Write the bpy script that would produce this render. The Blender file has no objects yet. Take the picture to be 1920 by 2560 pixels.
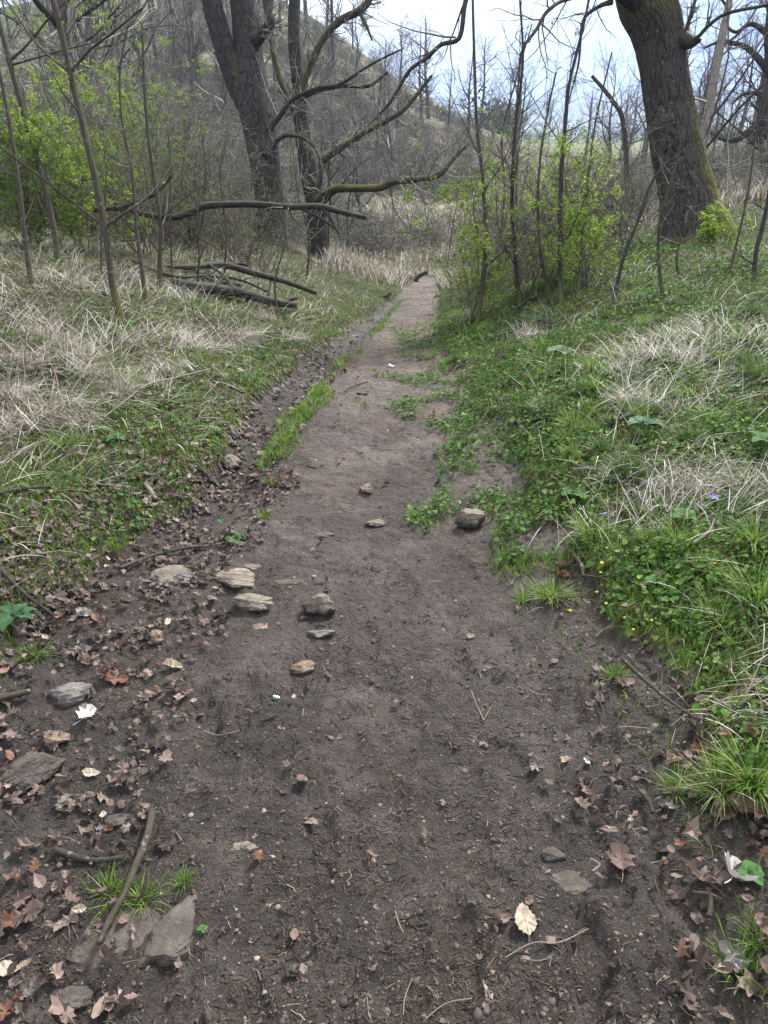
import bpy, math, numpy as np
from math import radians, sin, cos, tan, pi
rng = np.random.default_rng(7)
scn = bpy.context.scene
C = scn.collection
# ------------------------------------------------------------------ camera, sky, sun, exposure
PITCH = 27.9; CAMZ = 1.6; FPX = 1849.0          # focal length in pixels of the 1920x2560 photograph
cam_d = bpy.data.cameras.new('camera'); cam = bpy.data.objects.new('camera', cam_d); C.objects.link(cam)
cam.location = (0, 0, CAMZ); cam.rotation_euler = (radians(90 - PITCH), 0, 0)
cam_d.sensor_fit = 'VERTICAL'; cam_d.sensor_height = 36; cam_d.lens = 26
cam_d.clip_start = 0.05; cam_d.clip_end = 12000
scn.camera = cam
SUN_EL, SUN_AZ = 42, 32                           # azimuth measured from +Y towards +X
world = bpy.data.worlds.new('World'); scn.world = world; world.use_nodes = True
wn = world.node_tree; wn.nodes.clear()
def nd(t, ty, **kw):
    n = t.nodes.new(ty)
    for k, v in kw.items():
        if k in n.inputs: n.inputs[k].default_value = v
        else: setattr(n, k, v)
    return n
sky = nd(wn, 'ShaderNodeTexSky', sky_type='NISHITA', sun_disc=False)
sky.sun_elevation = radians(SUN_EL); sky.sun_rotation = radians(SUN_AZ)
sky.air_density = 1.0; sky.dust_density = 1.5; sky.altitude = 150
tc = nd(wn, 'ShaderNodeTexCoord'); mp = nd(wn, 'ShaderNodeMapping'); mp.inputs['Scale'].default_value = (1, 1, 2.2)
ns = nd(wn, 'ShaderNodeTexNoise', Scale=1.6, Detail=6, Roughness=.55)
cr = nd(wn, 'ShaderNodeValToRGB'); cr.color_ramp.elements[0].position = .30; cr.color_ramp.elements[1].position = .58
cr.color_ramp.elements[0].color = (.8, .8, .8, 1)
mix = nd(wn, 'ShaderNodeMixRGB'); mix.inputs['Color2'].default_value = (12.0, 12.3, 13.0, 1)
bg = nd(wn, 'ShaderNodeBackground', Strength=.12); wo = nd(wn, 'ShaderNodeOutputWorld')
L = wn.links.new
L(tc.outputs['Generated'], mp.inputs[0]); L(mp.outputs[0], ns.inputs['Vector']); L(ns.outputs['Fac'], cr.inputs[0])
L(cr.outputs[0], mix.inputs[0]); sx = nd(wn, 'ShaderNodeSeparateXYZ'); L(tc.outputs['Generated'], sx.inputs[0])
lowc = nd(wn, 'ShaderNodeMapRange'); lowc.inputs[1].default_value = -.06; lowc.inputs[2].default_value = .13
az = nd(wn, 'ShaderNodeMath', operation='MULTIPLY_ADD'); az.inputs[1].default_value = -.38; L(sx.outputs[0], az.inputs[0]); L(sx.outputs[2], az.inputs[2]); L(az.outputs[0], lowc.inputs[0])
cl = nd(wn, 'ShaderNodeMixRGB'); cl.inputs['Color1'].default_value = (.85, 1.15, 1.75, 1); cl.inputs['Color2'].default_value = (4.4, 4.5, 4.7, 1); L(lowc.outputs[0], cl.inputs[0]); L(cl.outputs[0], mix.inputs['Color2'])
L(sky.outputs[0], mix.inputs['Color1']); L(mix.outputs[0], bg.inputs[0]); L(bg.outputs[0], wo.inputs[0])
sd = bpy.data.lights.new('sun', 'SUN'); sd.energy = 2.6; sd.angle = radians(10); sd.color = (1, .96, .9)
so = bpy.data.objects.new('sun', sd); C.objects.link(so)
so.rotation_euler = (radians(90 - SUN_EL), 0, radians(180 - SUN_AZ))
so.location = (0, 0, 50)
scn.view_settings.view_transform = 'Standard'; scn.view_settings.look = 'None'
scn.view_settings.exposure = 1.86; scn.view_settings.gamma = 1
scn.cycles.max_bounces = 6; scn.cycles.diffuse_bounces = 3; scn.cycles.transparent_max_bounces = 4
scn.cycles.volume_bounces = 0

# ------------------------------------------------------------------ noise
_perm = np.random.default_rng(3).permutation(512); _ang = np.random.default_rng(4).uniform(0, 2 * pi, 512)
def perlin(x, y, per=0):
    x = np.asarray(x, float); y = np.asarray(y, float)
    xi = np.floor(x).astype(np.int64); yi = np.floor(y).astype(np.int64); xf = x - xi; yf = y - yi
    u = xf ** 3 * (xf * (xf * 6 - 15) + 10); v = yf ** 3 * (yf * (yf * 6 - 15) + 10)
    def g(ix, iy, dx, dy):
        if per: ix = ix % per
        a = _ang[_perm[(_perm[ix & 511] + iy) & 511]]
        return np.cos(a) * dx + np.sin(a) * dy
    a = g(xi, yi, xf, yf); b = g(xi + 1, yi, xf - 1, yf); c = g(xi, yi + 1, xf, yf - 1); d = g(xi + 1, yi + 1, xf - 1, yf - 1)
    return ((a + (b - a) * u) + ((c + (d - c) * u) - (a + (b - a) * u)) * v) * 1.5
def fbm(x, y, o=4, rough=.5):
    r = 0; a = 1; s = 0
    for i in range(o):
        r = r + a * perlin(x * 2 ** i + 13.7 * i, y * 2 ** i - 7.1 * i); s += a; a *= rough
    return r / s
def sstep(a, b, x):
    t = np.clip((x - a) / (b - a), 0, 1); return t * t * (3 - 2 * t)

# ------------------------------------------------------------------ terrain
cp, sp = cos(radians(PITCH)), sin(radians(PITCH))
def W(px, py, d):                                  # a pixel of the photograph at depth d -> world point
    v = (1280 - py) / FPX * d
    return np.array([(px - 960) / FPX * d, d * cp + v * sp, CAMZ + v * cp - d * sp])
_py = [-50, 0, 4.5, 7, 11, 15.3, 22, 30]; _pz = [0, 0, 0, -.25, -.85, -1.5, -2.45, -3.0]
_ey = [-5, 0, 1.5, 2.3, 3.1, 4.6, 7, 10, 15, 22, 30]
def XL(y): return np.interp(y, _ey, [-1.3, -1.3, -1.3, -1.2, -.97, -.86, -.55, -.22, .28, .95, 1.3])
def XR(y): return np.interp(y, _ey, [1.1, 1.05, .98, .82, .74, .6, .52, .76, 1.12, 1.6, 1.8])
def XM(y): return np.interp(y, _ey, [-.7, -.7, -.7, -.65, -.55, -.40, -.1, .16, .5, 1.1, 1.4])
pts = []
for y in (-8, -3, 0, 2, 3.3, 4.6, 6, 7.5, 9, 11, 13, 15.3, 18, 22, 26, 30):
    pc = (XL(y) + XR(y)) / 2; z = np.interp(y, _py, _pz)
    pts += [(XL(y) + .1, y, z), (XR(y) - .1, y, z)]
    if y <= 6:
        pts += [(XL(y) - .55, y, z + .10), (XR(y) + .6, y, z + .17)]
    elif y < 18:
        pts += [(XL(y) - .8, y, z + .22), (XR(y) + .8, y, z + .25)]
for q in [(0, 1100, 3.67), (0, 800, 4.8), (300, 800, 5.5), (1920, 1100, 3.54), (1920, 800, 5.03), (1740, 620, 8.5),
          (1920, 560, 10), (1920, 480, 14), (1500, 640, 9.3), (1400, 700, 7.6), (1250, 760, 8), (680, 620, 14), (0, 600, 9), (0, 560, 12),
          (400, 640, 9), (300, 470, 18), (600, 560, 20), (0, 380, 30), (200, 215, 60), (500, -40, 88), (250, -20, 95), (700, 250, 48), (720, 20, 84), (860, 110, 80), (970, 215, 74),
          (1000, 600, 32), (880, 500, 40), (1150, 330, 60), (1060, 300, 64), (1450, 450, 35), (1800, 420, 40), (1300, 400, 60),
          (1100, 420, 46), (1550, 360, 150), (1100, 330, 170), (1550, 346, 400), (1900, 345, 400), (1550, 322, 1300), (1100, 325, 1300), (1900, 322, 1300),
          (1500, 262, 2500), (1900, 250, 2500), (1200, 250, 2500), (0, 60, 110), (0, 60, 400), (500, 60, 300), (-600, 60, 400), (-900, 250, 60), (2900, 420, 60)]:
    pts.append(tuple(W(*q)))
pts += [(-6, 0, .9), (-6, 3, .9), (-4, -3, .6), (5, 0, .5), (5, 3, .55), (4, -3, .4), (-15, 5, 2.2), (14, 5, .6), (0, -30, .4), (-30, -30, 4), (30, -30, 0), (-30, 10, 4.5), (30, 10, -.5),
        (-300, -100, 20), (300, -100, -10), (0, -400, 5), (3000, 0, 30), (-3000, 0, 150), (-1500, 2000, 150), (0, 3500, 110), (2500, 2500, 110)]
pts = np.array(pts)
def warp(x, y):
    r = np.hypot(x, y) + 1e-9; k = np.log1p(r / 6) / r
    return x * k, y * k
_wx, _wy = warp(pts[:, 0], pts[:, 1]); _N = len(pts)
_zs = 1 + np.hypot(pts[:, 0], pts[:, 1]) / 12       # solve for z / scale, so near and far weigh alike
def _ker(dx, dy):
    r2 = dx * dx + dy * dy + 1e-12
    return r2 * np.log(r2) * .5
_A = np.zeros((_N + 3, _N + 3)); _A[:_N, :_N] = _ker(_wx[:, None] - _wx, _wy[:, None] - _wy) + np.eye(_N) * 2e-4
_A[:_N, _N] = 1; _A[:_N, _N + 1] = _wx; _A[:_N, _N + 2] = _wy; _A[_N:, :_N] = _A[:_N, _N:].T
_sol = np.linalg.solve(_A, np.r_[pts[:, 2] / _zs, 0, 0, 0])
def base_h(x, y):
    sh = np.shape(x); x = np.ravel(x); y = np.ravel(y); out = np.empty(len(x))
    for i in range(0, len(x), 60000):
        xs, ys = x[i:i + 60000], y[i:i + 60000]; wx, wy = warp(xs, ys)
        v = _ker(wx[:, None] - _wx, wy[:, None] - _wy) @ _sol[:_N] + _sol[_N] + _sol[_N + 1] * wx + _sol[_N + 2] * wy
        out[i:i + 60000] = v * (1 + np.hypot(xs, ys) / 12)
    return out.reshape(sh)
def edge_noise(x, y): return .13 * fbm(x * 1.7 + 5, y * 1.7, 4, .6)
def path_mask(x, y):                               # 1 on the trodden ground, 0 on the banks
    e = edge_noise(x, y)
    return sstep(-.03, .06, np.minimum(x - XL(y) + e, XR(y) - x + e * 1.3)) * sstep(24, 21, y)
def strip_mask(x, y):                              # the grassy strip between gully and track
    c = XM(y) - .10; w = np.interp(y, [3.5, 3.7, 4.2, 4.8, 5.2, 5.5, 6.0, 6.3, 6.8, 7.2, 8, 10, 13, 14], [0, .08, .13, .12, .06, 0, .05, .045, 0, 0, .05, .045, .05, 0])
    w = w * (1 + .5 * fbm(x * 4, y * 4, 3)); return np.clip(1 - np.abs(x - c + .09 * perlin(x * 3, y * 2.4)) / (np.abs(w) + 1e-3), 0, 1) * (w > .001)
def gully(x, y):
    c = (XL(y) + XM(y)) / 2 - .04; return np.exp(-((x - c) / .16) ** 2) * sstep(2.2, 3.6, y) * sstep(17, 12, y)
_fr = np.random.default_rng(77); _FP = [(_fr.uniform(-.75, .72), 10 ** _fr.uniform(-.1, .85), _fr.uniform(-.5, .5), _fr.uniform(.5, 1)) for _ in range(110)]
def prints(x, y):
    z = np.zeros(np.shape(x))
    for (fx, fy, fa, fs) in _FP:
        k = (np.abs(x - fx) < .25) & (np.abs(y - fy) < .25)
        if not np.any(k): continue
        dx, dy = x[k] - fx, y[k] - fy; u = (dx * cos(fa) + dy * sin(fa)) / .05; v = (-dx * sin(fa) + dy * cos(fa)) / .135; q = np.sqrt(u * u + v * v) + .12 * perlin(x[k] * 30, y[k] * 30)
        z[k] += fs * (-.012 * sstep(1.05, .8, q) + .007 * np.exp(-((q - 1.25) / .2) ** 2) + .002 * np.sin(v * 18) * sstep(.95, .8, q))
    return z
def H(x, y):
    x = np.asarray(x, float); y = np.asarray(y, float)
    z = base_h(x, y); r = np.hypot(x, y); p = path_mask(x, y)
    near = sstep(40, 15, r)
    z = z + near * (1 - p) * (.035 + (.055 + .05 * (x > 0)) * fbm(x * 1.3, y * 1.3, 4) + .012 * fbm(x * 9, y * 9, 2))
    z = z + near * sstep(13, 6, r) * p * (.018 * fbm(x * 1.6, y * 1.1, 3) + .012 * fbm(x * 7, y * 6, 3, .6) + .010 * np.abs(perlin(x * 15, y * 13)) + .009 * fbm(x * 28, y * 28, 2, .7) * sstep(-.3, .3, perlin(x * 2.3, y * 2.3)))
    if z.ndim: z = z + p * prints(x, y)
    z = z - .07 * gully(x, y) + .03 * strip_mask(x, y)
    z = z + sstep(20, 60, r) * (.5 * fbm(x * .06, y * .06, 3)) + sstep(300, 1500, r) * 14 * fbm(x * .0015, y * .0015, 3)
    return z
def G(px, py, dmax=200):                           # where the view ray of a pixel meets the ground
    d = np.geomspace(.8, dmax, 2500); P = W(px, py, 1.0) - np.array([0, 0, CAMZ])
    q = d[:, None] * P + np.array([0, 0, CAMZ]); s = q[:, 2] < H(q[:, 0], q[:, 1])
    i = np.argmax(s) if s.any() else len(d) - 1
    return np.array([q[i, 0], q[i, 1], float(H(q[i, 0], q[i, 1]))]), d[i]

# ------------------------------------------------------------------ materials
def mat(name): 
    m = bpy.data.materials.new(name); m.use_nodes = True; m.node_tree.nodes.clear(); return m, m.node_tree
def ramp(t, stops, fac=None, interp='LINEAR'):
    n = t.nodes.new('ShaderNodeValToRGB'); e = n.color_ramp.elements; n.color_ramp.interpolation = interp
    while len(e) > 1: e.remove(e[-1])
    for i, (p, c) in enumerate(stops):
        if i == 0: e[0].position = p; k = e[0]
        else: k = e.new(p)
        k.color = (*c, 1)
    if fac is not None: t.links.new(fac, n.inputs[0])
    return n.outputs[0]
def noise(t, scale, detail=4, rough=.55, vec=None, out='Fac', dist=0):
    n = nd(t, 'ShaderNodeTexNoise', Scale=scale, Detail=detail, Roughness=rough, Distortion=dist)
    if vec is not None: t.links.new(vec, n.inputs['Vector'])
    return n.outputs[out]
def mixc(t, f, a, b, mode='MIX'):
    n = t.nodes.new('ShaderNodeMixRGB'); n.blend_type = mode
    for i, v in enumerate((f, a, b)):
        if hasattr(v, 'is_linked'): t.links.new(v, n.inputs[i])
        elif isinstance(v, (int, float)): n.inputs[i].default_value = v if i == 0 else (v, v, v, 1)
        else: n.inputs[i].default_value = (*v, 1)
    return n.outputs[0]
def mth(t, op, a, b=0.0):
    n = t.nodes.new('ShaderNodeMath'); n.operation = op
    for i, v in enumerate((a, b)):
        if hasattr(v, 'is_linked'): t.links.new(v, n.inputs[i])
        else: n.inputs[i].default_value = v
    return n.outputs[0]
def finish(t, col, rough=.8, height=None, bstr=.5, bdist=.01, transl=0, spec=.3):
    p = nd(t, 'ShaderNodeBsdfPrincipled'); o = nd(t, 'ShaderNodeOutputMaterial')
    if hasattr(col, 'is_linked'): t.links.new(col, p.inputs['Base Color'])
    else: p.inputs['Base Color'].default_value = (*col, 1)
    if hasattr(rough, 'is_linked'): t.links.new(rough, p.inputs['Roughness'])
    else: p.inputs['Roughness'].default_value = rough
    p.inputs['Specular IOR Level'].default_value = spec
    if height is not None:
        b = nd(t, 'ShaderNodeBump', Strength=bstr, Distance=bdist); t.links.new(height, b.inputs['Height']); t.links.new(b.outputs[0], p.inputs['Normal'])
    if transl:
        tr = nd(t, 'ShaderNodeBsdfTranslucent'); mx = nd(t, 'ShaderNodeMixShader'); mx.inputs[0].default_value = transl
        if hasattr(col, 'is_linked'): t.links.new(col, tr.inputs[0])
        else: tr.inputs[0].default_value = (*col, 1)
        t.links.new(p.outputs[0], mx.inputs[1]); t.links.new(tr.outputs[0], mx.inputs[2]); t.links.new(mx.outputs[0], o.inputs[0])
    else: t.links.new(p.outputs[0], o.inputs[0])
def objc(t): return nd(t, 'ShaderNodeTexCoord').outputs['Object']
def attr(t, name): return nd(t, 'ShaderNodeAttribute', attribute_name=name).outputs['Fac']

M = {}
def m_mud():
    m, t = mat('trodden_earth'); v = objc(t)
    big = noise(t, 1.1, 5, .6, v); med = noise(t, 9, 6, .65, v); fine = noise(t, 60, 6, .7, v)
    c = ramp(t, [(.32, (.018, .0143, .012)), (.45, (.036, .029, .024)), (.55, (.053, .043, .036)), (.68, (.088, .072, .060))], med)
    c = mixc(t, ramp(t, [(.35, (0, 0, 0)), (.7, (1, 1, 1))], big), c, mixc(t, .5, c, (.080, .062, .054)))
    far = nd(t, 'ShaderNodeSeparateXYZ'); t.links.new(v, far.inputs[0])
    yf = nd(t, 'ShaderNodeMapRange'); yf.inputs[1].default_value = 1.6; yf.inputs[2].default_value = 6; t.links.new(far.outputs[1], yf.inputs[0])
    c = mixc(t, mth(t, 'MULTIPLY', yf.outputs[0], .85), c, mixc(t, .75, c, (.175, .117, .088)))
    wet = mixc(t, mth(t, 'MULTIPLY', attr(t, 'wet'), .8), c, (.022, .018, .016)); c = mixc(t, ramp(t, [(.50, (0, 0, 0)), (.56, (.75, .75, .75))], noise(t, 2.3, 7, .68, v, dist=.6)), wet, mixc(t, .65, wet, (.026, .021, .018)))
    c = mixc(t, ramp(t, [(.35, (0, 0, 0)), (.65, (1, 1, 1))], fine), mixc(t, .45, c, (.02, .016, .015)), c)
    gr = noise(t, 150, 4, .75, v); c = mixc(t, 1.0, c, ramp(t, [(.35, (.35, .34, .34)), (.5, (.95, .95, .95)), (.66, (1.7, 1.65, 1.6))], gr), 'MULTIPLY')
    vo = nd(t, 'ShaderNodeTexVoronoi', Scale=95.0, Randomness=1.0); t.links.new(v, vo.inputs['Vector'])
    sc = nd(t, 'ShaderNodeSeparateColor'); t.links.new(vo.outputs['Color'], sc.inputs[0])
    spk = mth(t, 'MULTIPLY', mth(t, 'LESS_THAN', vo.outputs['Distance'], .22), mth(t, 'GREATER_THAN', sc.outputs[0], .86))
    c = mixc(t, mth(t, 'MULTIPLY', spk, .5), c, (.17, .145, .12))
    h = mth(t, 'ADD', mth(t, 'MULTIPLY', fine, .6), mth(t, 'MULTIPLY', noise(t, 170, 4, .7, v), .35))
    h = mth(t, 'ADD', h, mth(t, 'MULTIPLY', med, 1.6))
    finish(t, c, ramp(t, [(.3, (.45, .45, .45)), (.6, (.85, .85, .85))], big), mth(t, 'MULTIPLY', h, ramp(t, [(.38, (.45, .45, .45)), (.56, (1, 1, 1))], noise(t, 3.1, 3, .6, v))), 1.0, .045, spec=.4); return m
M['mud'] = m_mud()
def m_ground():
    m, t = mat('bank_soil'); v = objc(t)
    med = noise(t, 7, 6, .7, v); fine = noise(t, 55, 5, .7, v)
    near = ramp(t, [(.3, (.03, .024, .018)), (.5, (.06, .05, .032)), (.6, (.05, .065, .025)), (.75, (.12, .10, .06))], med)
    near = mixc(t, ramp(t, [(.4, (0, 0, 0)), (.6, (1, 1, 1))], fine), mixc(t, .5, near, (.015, .012, .01)), near)
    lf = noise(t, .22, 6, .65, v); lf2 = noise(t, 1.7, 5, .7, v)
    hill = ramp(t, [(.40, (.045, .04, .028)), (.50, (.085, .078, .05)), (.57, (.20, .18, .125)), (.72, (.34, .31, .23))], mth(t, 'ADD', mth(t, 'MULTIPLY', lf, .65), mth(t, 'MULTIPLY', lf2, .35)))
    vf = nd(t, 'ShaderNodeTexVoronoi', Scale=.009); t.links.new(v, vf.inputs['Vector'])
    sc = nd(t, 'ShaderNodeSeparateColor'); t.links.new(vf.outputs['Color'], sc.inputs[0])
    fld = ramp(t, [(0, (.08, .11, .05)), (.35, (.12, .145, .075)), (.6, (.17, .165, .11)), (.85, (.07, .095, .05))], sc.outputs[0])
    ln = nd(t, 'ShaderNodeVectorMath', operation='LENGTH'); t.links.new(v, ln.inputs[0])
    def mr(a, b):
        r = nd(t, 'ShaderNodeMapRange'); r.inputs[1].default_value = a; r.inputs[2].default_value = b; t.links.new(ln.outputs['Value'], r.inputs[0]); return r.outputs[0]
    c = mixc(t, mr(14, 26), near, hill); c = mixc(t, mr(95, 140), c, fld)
    finish(t, c, .95, mth(t, 'ADD', med, fine), .8, .02, spec=.1); return m
M['ground'] = m_ground()
def m_rnd(name, stops, rough=.7, transl=0, spec=.25, bump=None):
    m, t = mat(name); r = attr(t, 'rnd'); c = ramp(t, stops, r)
    h = noise(t, bump[0], 3, .6, objc(t)) if bump else None
    finish(t, c, rough, h, bump[1] if bump else 0, bump[2] if bump else 0, transl, spec); M[name] = m
m_rnd('grass_green', [(0, (.025, .055, .008)), (.3, (.07, .145, .016)), (.65, (.14, .25, .03)), (.88, (.25, .35, .07)), (1, (.50, .46, .28))], .6, .4, .15)
m_rnd('grass_dark', [(0, (.02, .045, .01)), (.6, (.065, .13, .025)), (1, (.15, .23, .06))], .5, .3)
m_rnd('grass_dry', [(0, (.04, .032, .022)), (.35, (.17, .14, .095)), (.65, (.42, .385, .31)), (1, (.86, .83, .76))], .7, .25)
m_rnd('cover_leaf', [(0, (.018, .042, .010)), (.35, (.05, .115, .022)), (.7, (.11, .215, .04)), (1, (.24, .36, .10))], .6, .35, .15)
m_rnd('dead_leaf', [(0, (.014, .010, .008)), (.3, (.04, .026, .021)), (.55, (.09, .062, .05)), (.82, (.17, .125, .105)), (.88, (.13, .06, .03)), (1, (.38, .31, .26))], .6, .12, .3)
m_rnd('straw_bits', [(0, (.02, .014, .01)), (.5, (.05, .038, .028)), (.85, (.13, .105, .08)), (1, (.32, .28, .22))], .8)
m_rnd('twig', [(0, (.02, .016, .012)), (.5, (.065, .053, .04)), (1, (.22, .19, .155))], .8)
m_rnd('twig_far', [(0, (.028, .026, .020)), (.45, (.10, .092, .075)), (.8, (.21, .20, .17)), (1, (.46, .44, .40))], .85)
m_rnd('twig_dark', [(0, (.025, .021, .018)), (1, (.085, .072, .06))], .8)
m_rnd('spring_leaf', [(0, (.07, .14, .014)), (.5, (.18, .29, .03)), (1, (.42, .52, .10))], .5, .5)
m_rnd('olive_leaf', [(0, (.05, .09, .02)), (.6, (.10, .16, .035)), (1, (.17, .22, .06))], .6, .4)
m_rnd('pebble', [(0, (.04, .033, .03)), (.6, (.09, .075, .065)), (1, (.28, .24, .2))], .8)
m_rnd('moss', [(0, (.06, .075, .008)), (.5, (.15, .16, .018)), (1, (.30, .28, .04))], .9)
def m_bark(name, lo, hi, moss=0, mcol=(.12, .13, .02)):
    m, t = mat(name); v = objc(t); f = attr(t, 'furrow')
    c = ramp(t, [(0, lo), (.55, tuple((a + b) / 2 for a, b in zip(lo, hi))), (1, hi)], mth(t, 'ADD', mth(t, 'MULTIPLY', f, .7), mth(t, 'MULTIPLY', noise(t, 22, 5, .65, v), .35)))
    c = mixc(t, ramp(t, [(.62, (0, 0, 0)), (.72, (1, 1, 1))], noise(t, 30, 3, .6, v)), c, mixc(t, .4, c, (.3, .3, .26)))
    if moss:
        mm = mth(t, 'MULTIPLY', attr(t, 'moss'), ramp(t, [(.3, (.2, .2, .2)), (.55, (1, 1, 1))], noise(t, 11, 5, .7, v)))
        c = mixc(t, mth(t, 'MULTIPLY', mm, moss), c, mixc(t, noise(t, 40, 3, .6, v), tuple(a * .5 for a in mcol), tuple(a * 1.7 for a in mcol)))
    finish(t, c, .9, noise(t, 120, 4, .7, v), .6, .006, spec=.15); M[name] = m
m_bark('oak_bark', (.006, .0055, .005), (.062, .054, .048), 1.0)
m_bark('ash_bark', (.006, .006, .006), (.052, .047, .044), 1.0)
m_bark('wood_bark', (.035, .032, .028), (.14, .13, .118), .5)
m_bark('young_bark', (.022, .019, .014), (.066, .056, .042), .5)
m_bark('pale_bark', (.07, .06, .05), (.22, .195, .165), .4)
m_bark('dead_bark', (.006, .006, .005), (.055, .05, .043), .9, (.15, .15, .125))  # upward faces paler: lichen grey plus top highlights put into the colour
m_bark('moss_limb', (.018, .015, .012), (.08, .07, .055), 1.0, (.20, .19, .025))
def m_stone(name, a, b, c3):
    m, t = mat(name); v = objc(t); n1 = noise(t, 14, 6, .7, v); n2 = noise(t, 70, 4, .7, v)
    c = ramp(t, [(.3, a), (.5, b), (.7, c3)], n1)
    c = mixc(t, ramp(t, [(.4, (0, 0, 0)), (.6, (1, 1, 1))], n2), mixc(t, .35, c, (.05, .04, .03)), c)
    geo = nd(t, 'ShaderNodeTexCoord'); s = nd(t, 'ShaderNodeSeparateXYZ'); t.links.new(geo.outputs['Generated'], s.inputs[0])
    dirt = ramp(t, [(.42, (1, 1, 1)), (.72, (0, 0, 0))], mth(t, 'ADD', s.outputs[2], mth(t, 'MULTIPLY', mth(t, 'SUBTRACT', n1, .5), .8)))
    c = mixc(t, dirt, c, (.045, .037, .032))
    finish(t, c, .85, mth(t, 'ADD', n1, n2), .7, .012, spec=.25); M[name] = m
m_stone('stone_tan', (.09, .074, .058), (.18, .152, .12), (.30, .262, .215))
m_stone('stone_grey', (.09, .085, .08), (.16, .15, .14), (.25, .235, .215))
m_stone('stone_orange', (.11, .075, .052), (.21, .155, .11), (.31, .25, .185))
m_stone('stone_muddy', (.04, .033, .028), (.075, .063, .054), (.13, .112, .098))
def m_flat(name, col, rough=.6, transl=0, var=.3, spec=.3):
    m, t = mat(name); n = noise(t, 60, 3, .6, objc(t))
    c = mixc(t, n, tuple(x * (1 - var) for x in col), tuple(min(1, x * (1 + var)) for x in col))
    finish(t, c, rough, None, transl=transl, spec=spec); M[name] = m
m_flat('petal_yellow', (.75, .62, .03), .4, .2); m_flat('petal_violet', (.20, .14, .62), .5, .2)
m_flat('paper', (.75, .75, .74), .7, .1, .08); m_flat('stem_green', (.10, .18, .04)); m_flat('cap_green', (.05, .16, .10), .3)
m_flat('leaf_beech', (.36, .29, .22), .6, .15, .2); m_flat('leaf_brown', (.10, .065, .052), .6, .1, .35); m_flat('leaf_rust', (.11, .048, .026), .55, .1, .4)
m_flat('leaf_pink', (.16, .115, .095), .6, .1, .3); m_flat('leaf_pale', (.50, .48, .44), .7, .1, .2); m_flat('leaf_dusky', (.07, .065, .062), .45, 0, .3)
m_flat('leaf_bramble', (.03, .08, .03), .6, .15, .3, .15); m_flat('leaf_glaucous', (.07, .15, .05), .75, .25, .35, .1); m_flat('leaf_rib', (.16, .12, .09))

# ------------------------------------------------------------------ mesh helpers
def mk(name, V, F, m, parent=None, loc=None, smooth=True, attrs=None, tag_=None):
    V = np.asarray(V, np.float32).reshape(-1, 3); me = bpy.data.meshes.new(name)
    Fs = F if isinstance(F, list) else [F]; Fs = [np.asarray(f) for f in Fs if len(f)]
    tot = sum(len(f) for f in Fs); loops = np.concatenate([f.ravel() for f in Fs]).astype(np.int32)
    cnt = np.concatenate([np.full(len(f), f.shape[1]) for f in Fs]).astype(np.int32)
    me.vertices.add(len(V)); me.vertices.foreach_set('co', V.ravel())
    me.loops.add(len(loops)); me.loops.foreach_set('vertex_index', loops)
    me.polygons.add(tot); me.polygons.foreach_set('loop_start', np.r_[0, np.cumsum(cnt)[:-1]].astype(np.int32)); me.polygons.foreach_set('loop_total', cnt)
    me.polygons.foreach_set('use_smooth', np.full(tot, smooth))
    me.update(calc_edges=True)
    for k, a in (attrs or {}).items():
        at = me.attributes.new(k, 'FLOAT', 'POINT'); at.data.foreach_set('value', np.asarray(a, np.float32).ravel())
    me.materials.append(M[m] if isinstance(m, str) else m)
    o = bpy.data.objects.new(name, me); C.objects.link(o)
    if parent is not None: o.parent = parent
    if loc is not None: o.location = loc
    return o
def tag(o, label=None, cat=None, group=None, kind=None):
    if label: o['label'] = label
    if cat: o['category'] = cat
    if group: o['group'] = group
    if kind: o['kind'] = kind
    return o
def thing(name, loc, label, cat, group=None, rz=0):
    o = bpy.data.objects.new(name, None); C.objects.link(o); o.location = loc; o.rotation_euler = (0, 0, rz); o.empty_display_size = .1
    return tag(o, label, cat, group)
def copy_tree(o, parent=None):
    c = o.copy(); C.objects.link(c); c.parent = parent
    for ch in list(o.children): copy_tree(ch, c)
    return c
def norm(a): return a / (np.linalg.norm(a, axis=-1, keepdims=True) + 1e-12)
def spline(ctrl, n):
    """Catmull-Rom through rows of ctrl (any columns)"""
    c = np.asarray(ctrl, float); c = np.vstack([2 * c[0] - c[1], c, 2 * c[-1] - c[-2]]); m = len(c) - 3
    t = np.linspace(0, m, n); i = np.minimum(t.astype(int), m - 1); f = (t - i)[:, None]
    p0, p1, p2, p3 = c[i], c[i + 1], c[i + 2], c[i + 3]
    return .5 * (2 * p1 + (p2 - p0) * f + (2 * p0 - 5 * p1 + 4 * p2 - p3) * f ** 2 + (3 * p1 - p0 - 3 * p2 + p3) * f ** 3)
def tubes(P, R, k, cap=False):
    """P[m,n,3], R[m,n] -> verts, quads, row id"""
    m, n, _ = P.shape
    T = norm(np.gradient(P, axis=1)); ref = np.zeros_like(T); up = np.abs(T[:, :1, 2:3]) > .8
    ref[:] = np.where(up, np.array([0, 1., 0]), np.array([0, 0, 1.]))
    A = norm(np.cross(T, ref)); B = np.cross(T, A)
    a = np.arange(k) * 2 * pi / k
    V = P[:, :, None] + R[:, :, None, None] * (np.cos(a)[:, None] * A[:, :, None] + np.sin(a)[:, None] * B[:, :, None])
    idx = np.arange(m * n * k).reshape(m, n, k); j = (np.arange(k) + 1) % k
    F = np.stack([idx[:, :-1], idx[:, :-1][:, :, j], idx[:, 1:][:, :, j], idx[:, 1:]], -1).reshape(-1, 4)
    return V.reshape(-1, 3), F, n * k
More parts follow.
